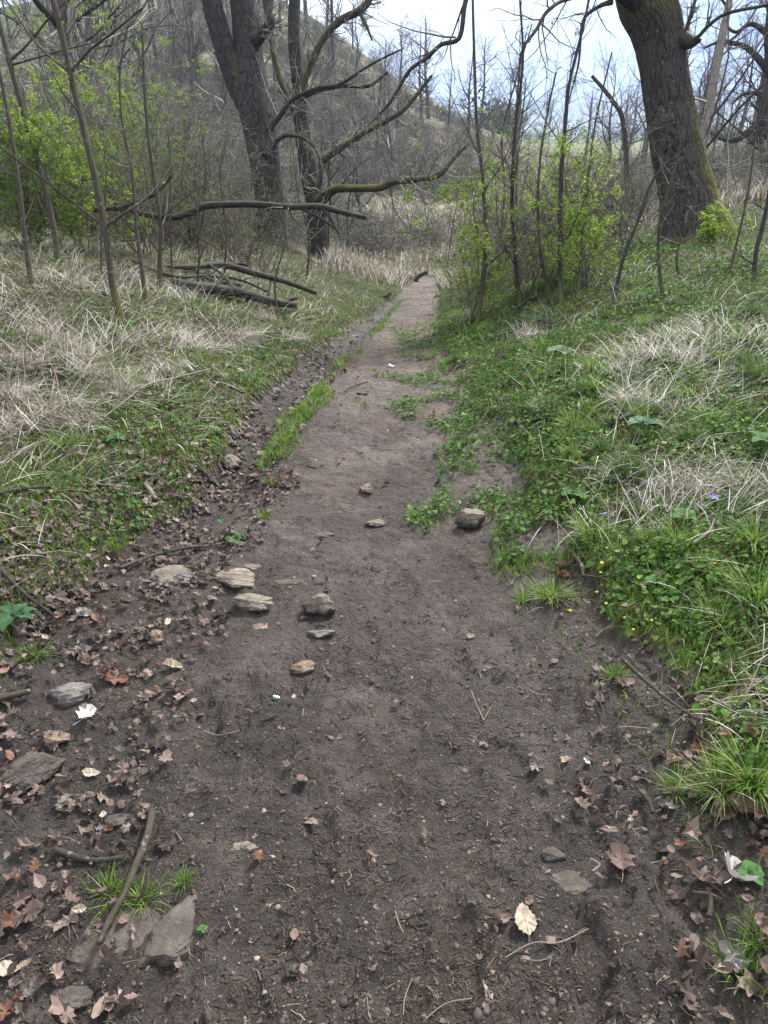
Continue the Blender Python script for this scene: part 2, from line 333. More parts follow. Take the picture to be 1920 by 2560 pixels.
def tube_obj(name, P, R, k, m, parent=None, loc=(0, 0, 0), rnd=None, spread=1.0):
    V, F, per = tubes(P, R, k)
    if rnd is None: rnd = rng.random(len(P)) * spread
    return mk(name, V - np.asarray(loc), F, m, parent, attrs={'rnd': np.repeat(rnd, per)})
def grow(S, D, Ln, R0, n, wig=.15, up=.05, tip=.25):
    P = [S]; d = norm(D); st = (Ln / (n - 1))[:, None]
    for i in range(n - 1):
        d = norm(d + wig * rng.normal(size=d.shape) + np.array([0, 0, up])); P.append(P[-1] + d * st)
    return np.stack(P, 1), R0[:, None] * (1 - (1 - tip) * np.linspace(0, 1, n))[None]
def kids(P, R, c, t0=.2, t1=1., ang=(35, 65), lenf=(.3, .6), rf=.55, n=5, wig=.15, up=.05, tip=.25, rmin=.0012, flat=None):
    m, nn, _ = P.shape; i = np.repeat(np.arange(m), c); t = rng.uniform(t0, t1, m * c); f = t * (nn - 1)
    k = np.minimum(f.astype(int), nn - 2); w = (f - k)[:, None]
    S = P[i, k] * (1 - w) + P[i, k + 1] * w; T = norm(P[i, k + 1] - P[i, k])
    pr = rng.normal(size=S.shape)
    if flat is not None: pr[:, 2] *= flat
    pr = norm(np.cross(T, np.cross(pr, T))); a = np.radians(rng.uniform(*ang, m * c))[:, None]
    D = np.cos(a) * T + np.sin(a) * pr
    PL = np.linalg.norm(np.diff(P, axis=1), axis=2).sum(1)[i]
    Ln = PL * rng.uniform(*lenf, m * c) * (1.15 - .6 * t)
    rr = (R[i, k] * (1 - w[:, 0]) + R[i, k + 1] * w[:, 0]) * rf * rng.uniform(.7, 1.1, m * c)
    return grow(S, D, Ln, np.maximum(rr, rmin), n, wig, up, tip)
def bark_tube(name, ctrl, m, parent, loc, k=96, n=300, ridge=.02, cells=26, stretch=.15, flare=0, moss=None, lump=.05):
    """ctrl rows: x,y,z,r. A trunk with modelled furrows."""
    s = spline(ctrl, n); P = s[:, :3]; R = np.maximum(s[:, 3], .0005)
    ln = np.r_[0, np.cumsum(np.linalg.norm(np.diff(P, axis=0), axis=1))]
    T = norm(np.gradient(P, axis=0)); ref = np.array([0, 1., 0]) if abs(T[n // 2, 2]) > .75 else np.array([0, 0, 1.])
    A = norm(np.cross(T, ref)); B = np.cross(T, A)
    a = np.arange(k) * 2 * pi / k; uu = np.tile(a / (2 * pi) * cells, (n, 1)); rm = R.mean()
    vv = np.tile((ln / (2 * pi * rm) * cells * stretch)[:, None], (1, k))
    du = .32 * perlin(uu * .5, vv * .9, cells // 2)
    f1 = 1 - np.abs(perlin(uu + du, vv, cells)) * 2.2
    f2 = 1 - np.abs(perlin(uu * 2 + du, vv * 2.6 + 9, cells * 2)) * 2.0
    fur = np.clip(1 - (f1.clip(0, 1) ** 3 * .8 + f2.clip(0, 1) ** 3 * .35), 0, 1)
    rad = R[:, None] * (1 + lump * perlin(uu * .15 * 4 / 4, vv * .12, max(2, cells // 7)) ) + ridge * (fur - .6) * (.55 + .9 * sstep(-.4, .5, perlin(uu * .25 * 4 / 4, vv * .5 + 3, max(2, cells // 4)))) * np.minimum(1, R / rm)[:, None]
    if flare:
        rad = rad + flare * np.exp(-ln / (1.6 * flare))[:, None] * (.7 + .6 * np.cos(a * 5 + 1.0) ** 2)
    V = P[:, None] + rad[..., None] * (np.cos(a)[:, None] * A[:, None] + np.sin(a)[:, None] * B[:, None])
    idx = np.arange(n * k).reshape(n, k); j = (np.arange(k) + 1) % k
    F = np.stack([idx[:-1], idx[:-1][:, j], idx[1:][:, j], idx[1:]], -1).reshape(-1, 4)
    N = np.cos(a)[:, None] * A[:, None] + np.sin(a)[:, None] * B[:, None]
    mo = moss(V, N, ln / ln[-1]) if moss else np.zeros((n, k))
    # end caps
    V = V.reshape(-1, 3); V = np.vstack([V, P[0], P[-1]]); q = n * k
    caps = np.vstack([np.stack([np.full(k, q), idx[0][j], idx[0]], 1), np.stack([np.full(k, q + 1), idx[-1], idx[-1][j]], 1)])
    fr = np.r_[fur.ravel(), .6, .9]
    return mk(name, V - np.asarray(loc), [F, caps], m, parent, attrs={'furrow': fr, 'moss': np.r_[mo.ravel(), 0, 0], 'rnd': np.full(len(V), rng.random())}), P, R
def px_line(rows, d0=None, base=None):
    """rows (px,py,width px[,depth]) -> x,y,z,r in the world"""
    out = []
    for q in rows:
        d = q[3] if len(q) > 3 else d0
        p = W(q[0], q[1], d); out.append([*p, q[2] / FPX * d / 2])
    return np.array(out)
def as_arr(c, n):
    s = spline(c, n); return s[None, :, :3], s[None, :, 3]
def blades(pos, L_, w, th0, th1, nseg, rnd, yaw=None):
    m = len(pos); yaw = rng.uniform(0, 2 * pi, m) if yaw is None else yaw
    h = np.stack([np.cos(yaw), np.sin(yaw), np.zeros(m)], 1); sd_ = yaw + pi / 2 + rng.normal(0, .5, m)
    s = np.stack([np.cos(sd_), np.sin(sd_), np.zeros(m)], 1)
    P = [pos]; 
    for i in range(nseg):
        th = th0 + th1 * (i + .5) / nseg
        P.append(P[-1] + (L_ / nseg)[:, None] * (np.sin(th)[:, None] * h + np.cos(th)[:, None] * np.array([0, 0, 1.])))
    P = np.stack(P, 1); t = np.linspace(0, 1, nseg + 1); ww = w[:, None] * (1 - t ** 1.6 * .93)[None] * .5
    V = np.stack([P - s[:, None] * ww[..., None], P + s[:, None] * ww[..., None]], 2)
    idx = np.arange(m * (nseg + 1) * 2).reshape(m, nseg + 1, 2)
    F = np.stack([idx[:, :-1, 0], idx[:, :-1, 1], idx[:, 1:, 1], idx[:, 1:, 0]], -1).reshape(-1, 4)
    return V.reshape(-1, 3), F, np.repeat(rnd, (nseg + 1) * 2)
LEAF = {}
def _out(pts_, half=True):
    p = np.array(pts_, float)
    if half: p = np.vstack([p, (p * [1, -1])[::-1][1:-1]]) if abs(p[-1, 1]) < 1e-6 and abs(p[0, 1]) < 1e-6 else np.vstack([p, (p * [1, -1])[::-1]])
    return p
LEAF['oval'] = _out([(-.5, 0), (-.32, .2), (-.05, .28), (.25, .19), (.5, 0)])
LEAF['lobed'] = _out([(-.5, 0), (-.36, .12), (-.42, .38), (-.12, .26), (.0, .46), (.12, .2), (.34, .26), (.5, 0)])
LEAF['heart'] = _out([(-.32, 0), (-.46, .22), (-.22, .44), (.12, .36), (.45, 0)])
LEAF['scrap'] = _out([(-.5, 0), (-.2, .25), (.1, .12), (.5, 0)])
def leaves(pos, kind, size, yaw, tilt, curl, fold, rnd, nrm=None, roll=None):
    o = LEAF[kind]; K = len(o); m = len(pos); loc = np.vstack([[0, 0], o]); loc = loc[None] * (1 + rng.normal(0, .16, (m, K + 1, 1))) * size[:, None, None]
    x, y = loc[..., 0], loc[..., 1]
    z = curl[:, None] * (x / size[:, None]) ** 2 * size[:, None] + fold[:, None] * np.abs(y) + .12 * size[:, None] * rng.normal(0, .6, (m, K + 1))
    cr_, sr = np.cos(tilt)[:, None], np.sin(tilt)[:, None]; x, z = x * cr_ - z * sr, x * sr + z * cr_
    if roll is not None: c2, s2 = np.cos(roll)[:, None], np.sin(roll)[:, None]; y, z = y * c2 - z * s2, y * s2 + z * c2
    cy, sy = np.cos(yaw)[:, None], np.sin(yaw)[:, None]; X = x * cy - y * sy; Y = x * sy + y * cy
    if nrm is not None: z = z - (nrm[:, :1] * X + nrm[:, 1:2] * Y) / nrm[:, 2:]
    V = np.stack([X, Y, z], -1) + pos[:, None]
    b = (np.arange(m) * (K + 1))[:, None]; i = np.arange(K)
    F = np.stack([np.broadcast_to(b, (m, K)), b + 1 + i, b + 1 + (i + 1) % K], -1).reshape(-1, 3)
    return V.reshape(-1, 3), F, np.repeat(rnd, K + 1)
def hnorm(x, y, e=.03):
    gx = (H(x + e, y) - H(x - e, y)) / (2 * e); gy = (H(x, y + e) - H(x, y - e)) / (2 * e)
    return norm(np.stack([-gx, -gy, np.ones_like(gx)], 1))
def fan(n, r0, r1, half=43, pw=1.0):                # points over the fan of ground in front of the camera, thinning with distance
    r = np.exp(rng.uniform(math.log(r0), math.log(r1), n)); a = np.radians(rng.uniform(-half, half, n))
    if half > 40:                                    # the ground beside the camera, for views a step aside
        m = int(n * .70 * math.log(4 / .9) / math.log(r1 / r0) * .6); q = np.exp(rng.uniform(math.log(.9), math.log(4), m)); b = np.radians(rng.uniform(half, 80, m)) * rng.choice([-1, 1], m)
        r = np.r_[r, q]; a = np.r_[a, b]
    return r * np.sin(a), r * np.cos(a)
def at(x, y, dz=0): return np.stack([x, y, H(x, y) + dz], 1)

# ------------------------------------------------------------------ ground and path
xs = .9 * np.sinh(.0145 * np.arange(-560, 561)); ys = 1.5 + 1.5 * np.sinh(.0098 * np.arange(-380, 850))
X, Y = np.meshgrid(xs, ys); Z = H(X, Y)
V = np.stack([X, Y, Z], -1).reshape(-1, 3); nx = len(xs); ny = len(ys)
ii = (np.arange(ny - 1)[:, None] * nx + np.arange(nx - 1)[None]).ravel()
F = np.stack([ii, ii + 1, ii + 1 + nx, ii + nx], 1)
V_ALL = (V[:, 2].min(), V[:, 2].max()); cx = V[F].mean(1); pm = path_mask(cx[:, 0], cx[:, 1]) > .5
def submesh(name, F, m):
    u, inv = np.unique(F, return_inverse=True); return mk(name, V[u], inv.reshape(F.shape), m, attrs={'wet': np.clip(gully(V[u][:, 0], V[u][:, 1]) + .5 * sstep(.1, .4, XM(V[u][:, 1]) - .12 - V[u][:, 0]), 0, 1)})
tag(submesh('ground', F[~pm], 'ground'), kind='structure')
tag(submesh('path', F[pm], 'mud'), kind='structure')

def limb_twigs(A, objs, c1, c2, m, loc, a1, a2):
    """twigs of each limb, as a sub-part of that limb; a1/a2 are keyword sets for kids()"""
    ends = []
    for (P, R), o in zip(A, objs):
        k1 = kids(P, R, c1, **a1); k2 = kids(*k1, c2, **a2); V_, F_, r_ = join([tubes(*k1, 4), tubes(*k2, 3)])
        mk('twigs', V_ - loc, F_, m, o, attrs={'rnd': r_}); ends.append(k2[0])
    return np.concatenate(ends)
def join(parts_):
    Vs, Fs, rs = [], [], []; o = 0
    for (V_, F_, per) in parts_: Vs.append(V_); Fs.append(F_ + o); o += len(V_); rs.append(np.repeat(rng.random(len(V_) // per), per))
    return np.vstack(Vs), np.vstack(Fs), np.concatenate(rs)

# ------------------------------------------------------------------ big leaning oak on the right bank
def up_moss_highlight(V, N, t): return np.clip(N[..., 2] * 1.0 - .35, 0, 1) * .5  # moss on standing limbs, painted pale highlight on fallen boughs
_, d = G(1725, 632); d = d if 7 < d < 11 else 8.5
oak_b = W(1725, 632, 8.6); oak_b[2] = H(oak_b[0], oak_b[1]) - .1
oak = thing('oak_tree', oak_b, 'massive leaning oak with furrowed dark bark and mossy right flank', 'tree')
rows = [(1735, 655, 150, 8.6), (1738, 600, 138, 8.6), (1728, 520, 130, 8.6), (1706, 430, 122, 8.6), (1686, 347, 118, 8.6), (1668, 240, 113, 8.6), (1655, 140, 112, 8.55), (1640, 60, 122, 8.5), (1612, -10, 130, 8.45), (1590, -120, 110, 8.4), (1580, -320, 90, 8.4)]
def oak_moss(V, N, t):
    right = np.clip(N[..., 0] * 1.6 - .35, 0, 1) * np.clip(1.25 - t[:, None] * 3.0, 0, 1)
    knob = np.exp(-((t[:, None] - .66) / .05) ** 2) * np.clip(N[..., 0] * .5 + .7, 0, 1) * .45
    return np.clip(right * 1.5 + knob * .9 + np.clip(1 - t[:, None] * 22, 0, 1) * .6, 0, 1)
o_, OP, OR = bark_tube('trunk', px_line(rows), 'oak_bark', oak, oak_b, k=300, n=1000, ridge=.024, cells=46, lump=.09, flare=.17, moss=oak_moss)
o_, P1, R1 = bark_tube('root', px_line([(1745, 500, 40, 8.5), (1768, 530, 66, 8.45), (1798, 560, 62, 8.4), (1822, 600, 46, 8.35), (1840, 650, 34, 8.3)]), 'oak_bark', oak, oak_b, k=60, n=90, ridge=.018, cells=14, moss=lambda V, N, t: np.clip(N[..., 0] * .6 + N[..., 2] * .5 + .5, 0, 1))
limbs = [([(1625, 20, 60, 8.4), (1565, -20, 50, 8.2), (1500, -60, 36, 8), (1400, -90, 26, 7.8)], 'oak_bark'),
         ([(1690, 90, 44, 8.4), (1722, 104, 34, 8.3), (1742, 103, 16, 8.25), (1752, 99, 6, 8.2)], 'twig_dark'),
         ([(1715, 110, 20, 8.3), (1745, 92, 10, 8.2), (1774, 62, 8.5, 8.1), (1820, 33, 8, 8.0), (1920, 12, 7, 7.9), (2050, -20, 5, 7.8)], 'young_bark'),
         ([(1702, 100, 15, 8.3), (1716, 70, 9, 8.3), (1738, 0, 8, 8.3), (1760, -80, 6, 8.3)], 'young_bark'),
         ([(1420, -85, 26, 7.8), (1290, -120, 20, 7.6), (1205, -90, 15, 7.5), (1165, 0, 12, 7.4), (1149, 93, 11, 7.4), (1103, 112, 10, 7.4), (1064, 147, 10, 7.4), (1026, 174, 9, 7.4), (999, 216, 9, 7.4), (976, 255, 8, 7.4), (949, 285, 6, 7.4)], 'ash_bark'),
         ([(1528, 5, 14, 8.2), (1500, 15, 9, 8.1), (1465, 40, 8, 8.0), (1453, 75, 7, 7.9), (1446, 160, 5, 7.9), (1420, 260, 3, 7.9)], 'young_bark'),
         ([(1560, -20, 16, 8.2), (1430, -5, 9, 7.6), (1372, 25, 9, 7.4), (1340, 75, 8, 7.3), (1305, 128, 6, 7.2), (1295, 220, 4, 7.2), (1285, 330, 3, 7.2)], 'young_bark')]
OT = []; OL = []
for rws, bm in limbs:
    c = px_line(rws); OT.append(as_arr(c, 14))
    OL.append(bark_tube('limb', c, bm, oak, oak_b, k=20, n=70, ridge=.004, cells=8, moss=up_moss_highlight)[0])
limb_twigs(OT[2:], OL[2:], 12, 5, 'twig', oak_b, dict(t0=.15, ang=(30, 70), lenf=(.15, .4), rf=.5, n=7, wig=.16, up=.02), dict(t0=.1, ang=(25, 60), lenf=(.25, .6), rf=.6, wig=.16, up=.04))

# ------------------------------------------------------------------ twin-stemmed tree left of the path
tb = W(682, 640, 14.2); tb[2] = H(tb[0], tb[1]) - .1
twin = thing('twin_stemmed_tree', tb, 'tall dark tree forking into two stems left of the path', 'tree')
def low_moss(V, N, t): return np.clip(1 - t[:, None] * 7, 0, 1) * .8 + np.zeros(V.shape[:2])
bark_tube('trunk', px_line([(690, 760, 96), (684, 655, 84), (682, 610, 76), (676, 520, 68), (664, 420, 72), (650, 330, 78), (634, 240, 84), (622, 150, 72), (615, 60, 66), (607, -20, 64), (600, -200, 55), (590, -450, 40)], 14.2), 'ash_bark', twin, tb, k=180, n=700, ridge=.026, cells=40, flare=.16, moss=low_moss)
bark_tube('stem', px_line([(640, 300, 50, 14.3), (606, 240, 52, 14.2), (578, 170, 52, 14.1), (552, 90, 50, 14), (528, 0, 48, 13.9), (505, -120, 44, 13.8), (490, -350, 30, 13.8)]), 'ash_bark', twin, tb, k=130, n=420, ridge=.022, cells=30,
          moss=lambda V, N, t: np.clip(1 - np.abs(t[:, None] - .18) * 12, 0, 1) * np.clip(N[..., 0] + .1, 0, 1) * .6)
tl = []; tlo = []
for rws in ([(640, 100, 34, 14), (655, 86, 26, 13.9), (676, 60, 22, 13.8), (672, 20, 20, 13.8), (690, -60, 14, 13.8)],
            [(665, 330, 18, 14), (700, 290, 12, 13.8), (730, 250, 11, 13.6), (790, 222, 10, 13.4), (850, 210, 8, 13.2), (930, 160, 6, 13), (1010, 120, 4, 13)],
            [(670, 390, 14, 14), (700, 345, 10, 13.8), (740, 340, 9, 13.7), (780, 360, 7, 13.6), (800, 400, 5, 13.5)],
            [(670, 410, 12, 14), (660, 385, 9, 13.7), (645, 392, 7, 13.5), (632, 430, 5, 13.4), (628, 480, 3, 13.4)]):
    c = px_line(rws); tl.append(as_arr(c, 14)); tlo.append(bark_tube('limb', c, 'ash_bark', twin, tb, k=16, n=60, ridge=.005, cells=8, moss=up_moss_highlight)[0])
limb_twigs(tl, tlo, 30, 9, 'twig_far', tb, dict(t0=.1, ang=(30, 75), lenf=(.2, .45), rf=.22, n=8, wig=.2, up=0, rmin=.005), dict(t0=.1, ang=(25, 60), lenf=(.25, .6), rf=.6, wig=.2, up=.03, rmin=.003))

# tree with mossy limbs, just behind it
mb = W(804, 560, 16.5); mb[2] = H(mb[0], mb[1]) - .1
mt = thing('mossy_limbed_tree', mb, 'gnarled tree stretching two yellow mossy limbs towards the path', 'tree')
bark_tube('trunk', px_line([(806, 740, 62), (798, 640, 56), (795, 590, 52), (790, 510, 50), (776, 440, 48), (764, 380, 40), (756, 320, 36), (750, 250, 34), (742, 170, 32), (735, 80, 30), (738, -20, 28), (745, -200, 22)], 16.5), 'ash_bark', mt, mb, k=100, n=400, ridge=.02, cells=26, flare=.08)
ml = []; mlo = []
for rws, hw in (([(795, 505, 30, 16.4), (812, 492, 26, 16), (838, 473, 20, 15.5), (890, 471, 17, 15), (949, 469, 18, 14.6), (987, 453, 18, 14.4), (1045, 449, 15, 14.2), (1099, 436, 13, 14), (1126, 405, 10, 14), (1150, 380, 8, 14), (1172, 361, 5, 14)], 1),
            ([(790, 470, 26, 16.4), (806, 405, 20, 16.2), (835, 380, 18, 16), (868, 359, 16, 15.8), (910, 332, 13, 15.6), (960, 305, 12, 15.4), (1010, 274, 10, 15.2), (1049, 228, 9, 15.1), (1080, 189, 7, 15)], 1),
            ([(760, 350, 16, 16.4), (740, 290, 14, 16.2), (765, 240, 12, 16), (850, 215, 10, 15.6), (920, 215, 8, 15.4), (970, 180, 6, 15.3)], 0),
            ([(745, 240, 18, 16.4), (800, 110, 16, 15.9), (848, 54, 18, 15.6), (898, 27, 18, 15.4), (925, -5, 16, 15.3), (950, -90, 12, 15.2)], 1),
            ([(898, 30, 9, 15.4), (915, 62, 8, 15.3), (930, 100, 4, 15.2)], 0),
            ([(760, 330, 14, 16.4), (700, 200, 12, 16.2), (670, 60, 10, 16), (650, -60, 8, 16)], 0)):
    c = px_line(rws); ml.append(as_arr(c, 14))
    mlo.append(bark_tube('limb', c, 'moss_limb' if hw else 'ash_bark', mt, mb, k=24, n=110, ridge=.006, cells=8, moss=lambda V, N, t: np.clip(N[..., 2] * 1.6 + .05, 0, 1) * np.clip(1.25 - t[:, None] * 1.5, 0, 1) * (.35 + .65 * sstep(-.15, .2, perlin(t * 9 + 3, t * 3)))[:, None])[0])
limb_twigs(ml, mlo, 42, 9, 'twig_far', mb, dict(t0=.08, ang=(30, 80), lenf=(.15, .36), rf=.2, n=8, wig=.2, up=.02, rmin=.005), dict(t0=.1, ang=(25, 60), lenf=(.25, .6), rf=.6, n=6, wig=.2, up=.03, rmin=.0035))
# long arching limb from the upper right, of a tree standing beside the path further on
ab = W(1010, 560, 22); ab[2] = H(ab[0], ab[1])

# ------------------------------------------------------------------ generic young trees
def buds(P, per, size, mat_, name, parent, loc, tmin=.3, m_=None):
    m, n, _ = P.shape; c = max(1, int(per)); i = np.repeat(np.arange(m), c)
    if per < 1: i = i[rng.random(len(i)) < per]
    cl_ = P[i, 0]; i = i[rng.random(len(i)) < .12 + .88 * sstep(-.12, .18, fbm(cl_[:, 0] * 2.2 + cl_[:, 2] * 1.3, cl_[:, 2] * 3.1 + cl_[:, 1], 2))]
    f = rng.uniform(tmin, 1, len(i)) * (n - 1); k = np.minimum(f.astype(int), n - 2); w = (f - k)[:, None]
    pos = P[i, k] * (1 - w) + P[i, k + 1] * w; pos = pos[rng.integers(0, max(1, len(pos)), max(1, len(pos) // 5))] if len(pos) else pos
    pos = np.repeat(pos, 5, 0) + rng.normal(0, size * .75, (len(pos) * 5, 3)); N = len(pos)
    V_, F_, r_ = leaves(pos, 'oval', size * rng.uniform(.5, 1.5, N), rng.uniform(0, 6.28, N), rng.normal(0, .7, N), np.zeros(N), rng.uniform(0, .4, N), np.clip(rng.normal(.5, .25, N), 0, 1), roll=rng.normal(0, .7, N))
    return mk(name, V_ - np.asarray(loc), F_, mat_, parent, smooth=False, attrs={'rnd': r_})
def sapling(rows, label, name='sapling', depth=None, bark='young_bark', br=(), n1=9, n2=4, lf=(.12, .35), leafy=0, lsize=.022, lmat='spring_leaf', twig='twig', sink=.03, group=None, cat='young tree', up=.06, base=None, lo=.15, rf=.42):
    g, d = G(rows[0][0], rows[0][1]) if base is None else base
    if depth: d = depth
    c = px_line([(a, b, w, d * q[0] if q else d) for (a, b, w, *q) in rows]); c[0, 2] = H(c[0, 0], c[0, 1]) - sink
    root = thing(name, c[0, :3].copy(), label, cat, group); loc = c[0, :3].copy()
    mean_r = c[:, 3].mean(); big = mean_r > .012
    SO = [bark_tube('trunk', c, bark, root, loc, k=20 if big else 10, n=90, ridge=mean_r * .12, cells=10 if big else 6, lump=.12, moss=lambda V, N, t: np.clip(.9 - t[:, None] * 9, 0, 1) + np.zeros(V.shape[:2]))[0]]
    A = [as_arr(c, 16)]
    for b in br:
        cb = px_line([(x, y, w, d * q[0] if q else d) for (x, y, w, *q) in b]); A.append(as_arr(cb, 16))
        SO.append(bark_tube('branch', cb, bark, root, loc, k=8, n=40, ridge=.001, cells=6)[0])
    e = limb_twigs(A, SO, n1, n2, twig, loc, dict(t0=lo, ang=(30, 65), lenf=lf, rf=rf, n=7, wig=.1 if rf > .3 else .2, up=up, rmin=.002), dict(t0=.15, ang=(25, 55), lenf=(.25, .55), rf=.6, wig=.12, up=up, rmin=.0015))
    if leafy: buds(e, leafy * 1.5, lsize * 1.2, lmat, 'leaves', root, loc)
    return root
sapling([(303, 806, 20), (281, 706, 17), (263, 571, 16), (240, 455, 15), (208, 320, 15), (177, 185, 14), (147, 50, 14), (120, -60, 13), (90, -300, 10)], 'slender brown sapling nearest the camera, forking low on the left bank',
        br=[[(262, 566, 9), (200, 520, 6), (116, 455, 5, .97), (0, 366, 4, .94), (-80, 300, 3, .92)], [(264, 566, 8), (315, 530, 6), (380, 480, 5, 1.04), (440, 400, 4, 1.08)], [(178, 178, 8), (225, 125, 6), (290, 75, 5, .96), (355, 20, 4, .94)], [(175, 180, 7), (97, 116, 5, 1.03), (15, 0, 4, 1.06)], [(265, 575, 5), (300, 600, 4), (340, 600, 3)], [(150, 60, 6), (165, 20, 4), (190, -40, 4)]], n1=3, n2=3, lf=(.08, .2), lo=.4)
sapling([(142, 655, 17), (139, 600, 15), (123, 513, 14), (93, 394, 14), (58, 278, 13), (27, 166, 13), (0, 62, 12), (-25, -40, 11)], 'leaning grey-brown sapling second from the left edge',
        br=[[(27, 150, 7), (70, 110, 5), (127, 40, 5), (170, 0, 4)], [(30, 162, 6), (90, 145, 4), (160, 125, 4), (220, 110, 3)]], n1=4, n2=3, lf=(.1, .25))
sapling([(80, 722, 13), (66, 625, 12), (54, 520, 11), (39, 405, 10), (19, 282, 9), (0, 185, 8), (-20, 90, 7)], 'thin leaning sapling closest to the left edge of the photo',
        br=[[(64, 630, 5), (20, 575, 4), (-20, 560, 3)]], n1=5, n2=3, lf=(.1, .25))
sapling([(365, 757, 12), (350, 640, 10), (340, 560, 8), (330, 430, 7), (305, 300, 6), (300, 180, 5), (320, 60, 4)], 'thin crooked sapling just behind the nearest left one', n1=8, n2=4, leafy=1, lsize=.018)
sapling([(398, 726, 14), (400, 640, 12), (402, 560, 11), (374, 366, 9), (362, 232, 8), (355, 60, 6)], 'dark straight sapling beside the fallen branches', bark='young_bark', n1=10, n2=4, leafy=.6, lsize=.018, twig='twig_dark')
rngpos = [(430, 690, 'slim upright shoot amid the brush left of the twin tree'), (490, 740, 'short bare shoot in front of the fallen branches'), (695, 800, 'thin bare sapling at the left verge before the twin tree'), (765, 700, 'thin pale shoot between twin tree and path'),
          (560, 700, 'wiry shoot standing over the fallen branch ends'), (870, 640, 'bare shoot leaning over the path bend'), (820, 660, 'bare upright shoot behind the green verge'), (250, 700, 'crooked shoot left of the nearest sapling')]
for (x, y, lab) in rngpos:
    h = rng.uniform(250, 420); sapling([(x, y, 6), (x + rng.uniform(-10, 10), y - h * .35, 4.5), (x + rng.uniform(-20, 20), y - h * .7, 3.5), (x + rng.uniform(-30, 30), y - h, 2)], lab, n1=9, n2=4, lf=(.15, .35), leafy=.4, lsize=.016)
# right-hand saplings
sapling([(1192, 812, 11), (1203, 733, 12), (1215, 617, 10), (1210, 500, 9), (1205, 424, 9), (1192, 309, 8), (1186, 150, 7), (1182, 0, 6), (1180, -160, 5)], 'tall straight sapling at the path side of the green thicket', n1=16, n2=5, lf=(.12, .3), leafy=1, lsize=.02)
sapling([(1405, 762, 13), (1400, 640, 11), (1403, 445, 10), (1414, 310, 9), (1423, 212, 8), (1446, 115, 7), (1462, 50, 6), (1480, -40, 5)], 'dark upright sapling in the middle of the green thicket', n1=16, n2=5, lf=(.12, .3), leafy=1.4, lsize=.02, twig='twig_dark', bark='ash_bark')
sapling([(1302, 770, 12), (1288, 640, 10), (1280, 500, 9), (1288, 328, 8), (1307, 154, 6), (1300, 0, 5)], 'crooked sapling between the two tallest thicket stems', n1=16, n2=5, leafy=1, lsize=.02, twig='twig_dark', bark='ash_bark')
sapling([(1530, 765, 10), (1558, 648, 8), (1588, 571, 7), (1630, 455, 6), (1680, 400, 5), (1730, 362, 4)], 'thin dark sapling leaning right in front of the oak', n1=7, n2=3, bark='ash_bark', twig='twig_dark')
sapling([(1661, 745, 12), (1647, 656, 9), (1650, 540, 8), (1670, 482, 7), (1700, 366, 5), (1716, 260, 4)], 'crooked shoot with reddish foot standing before the oak trunk', n1=6, n2=3)
sapling([(1705, 700, 7), (1692, 660, 6), (1700, 610, 5), (1740, 590, 3)], 'short bent shoot at the foot of the oak', n1=5, n2=3)
sapling([(1885, 710, 12), (1890, 630, 11), (1908, 560, 10), (1935, 420, 9), (1960, 250, 7)], 'dark sapling at the right edge of the photo', n1=7, n2=4, bark='ash_bark', twig='twig_dark')
sapling([(1825, 680, 6), (1870, 480, 5), (1890, 330, 4), (1915, 200, 3)], 'fine leaning shoot right of the oak', n1=7, n2=3, twig='twig_dark')
sapling([(1375, 745, 9), (1350, 620, 7), (1345, 480, 6), (1360, 330, 5), (1390, 180, 4)], 'slim stem behind the darkest thicket sapling', n1=12, n2=5, leafy=1, lsize=.02)
sapling([(1450, 730, 8), (1455, 600, 7), (1470, 450, 6), (1490, 300, 5), (1530, 130, 4)], 'slim stem at the oak side of the green thicket', n1=12, n2=5, leafy=1, lsize=.02)
sapling([(1245, 700, 9), (1250, 600, 7), (1262, 470, 6), (1255, 340, 5), (1290, 200, 4), (1330, 60, 3)], 'slim twisting stem behind the tall straight sapling', n1=12, n2=5, leafy=.8, lsize=.02)
# pale slim trunk behind the oak
sapling([(1742, 520, 24), (1758, 378, 20), (1781, 231, 19), (1797, 135, 18), (1824, 0, 16), (1850, -150, 12)], 'pale smooth trunk slanting up behind the big oak', name='ash_tree', depth=12.5, bark='pale_bark', n1=9, n2=6, lf=(.25, .5), cat='tree', sink=.4, base=(None, 12.5))
# gnarled dark tree at the right edge
sapling([(1960, 540, 60), (1930, 400, 56), (1915, 310, 46), (1930, 220, 36), (1925, 80, 26), (1940, -60, 18)], 'gnarled dark tree half cut off by the right edge', name='gnarled_tree', depth=16, bark='oak_bark', sink=.4, base=(None, 16), cat='tree',
        br=[[(1925, 330, 26), (1880, 325, 20), (1840, 350, 14), (1800, 345, 9), (1770, 325, 6)], [(1925, 180, 20), (1880, 130, 14), (1850, 112, 12), (1800, 105, 8), (1760, 120, 5)], [(1920, 300, 14), (1900, 240, 10), (1860, 235, 8), (1830, 260, 5)], [(1925, 90, 16), (1880, 60, 11), (1840, 80, 8), (1810, 60, 5)]], n1=22, n2=14, lf=(.2, .5), twig='twig_dark', rf=.13)
sapling([(1590, 420, 16), (1560, 320, 12), (1530, 250, 10), (1480, 190, 8)], 'low dark tree spreading twigs behind the left side of the oak', name='bare_tree', depth=24, bark='oak_bark', sink=.5, base=(None, 24), cat='tree', n1=16, n2=10, lf=(.3, .7), twig='twig_far', rf=.22)

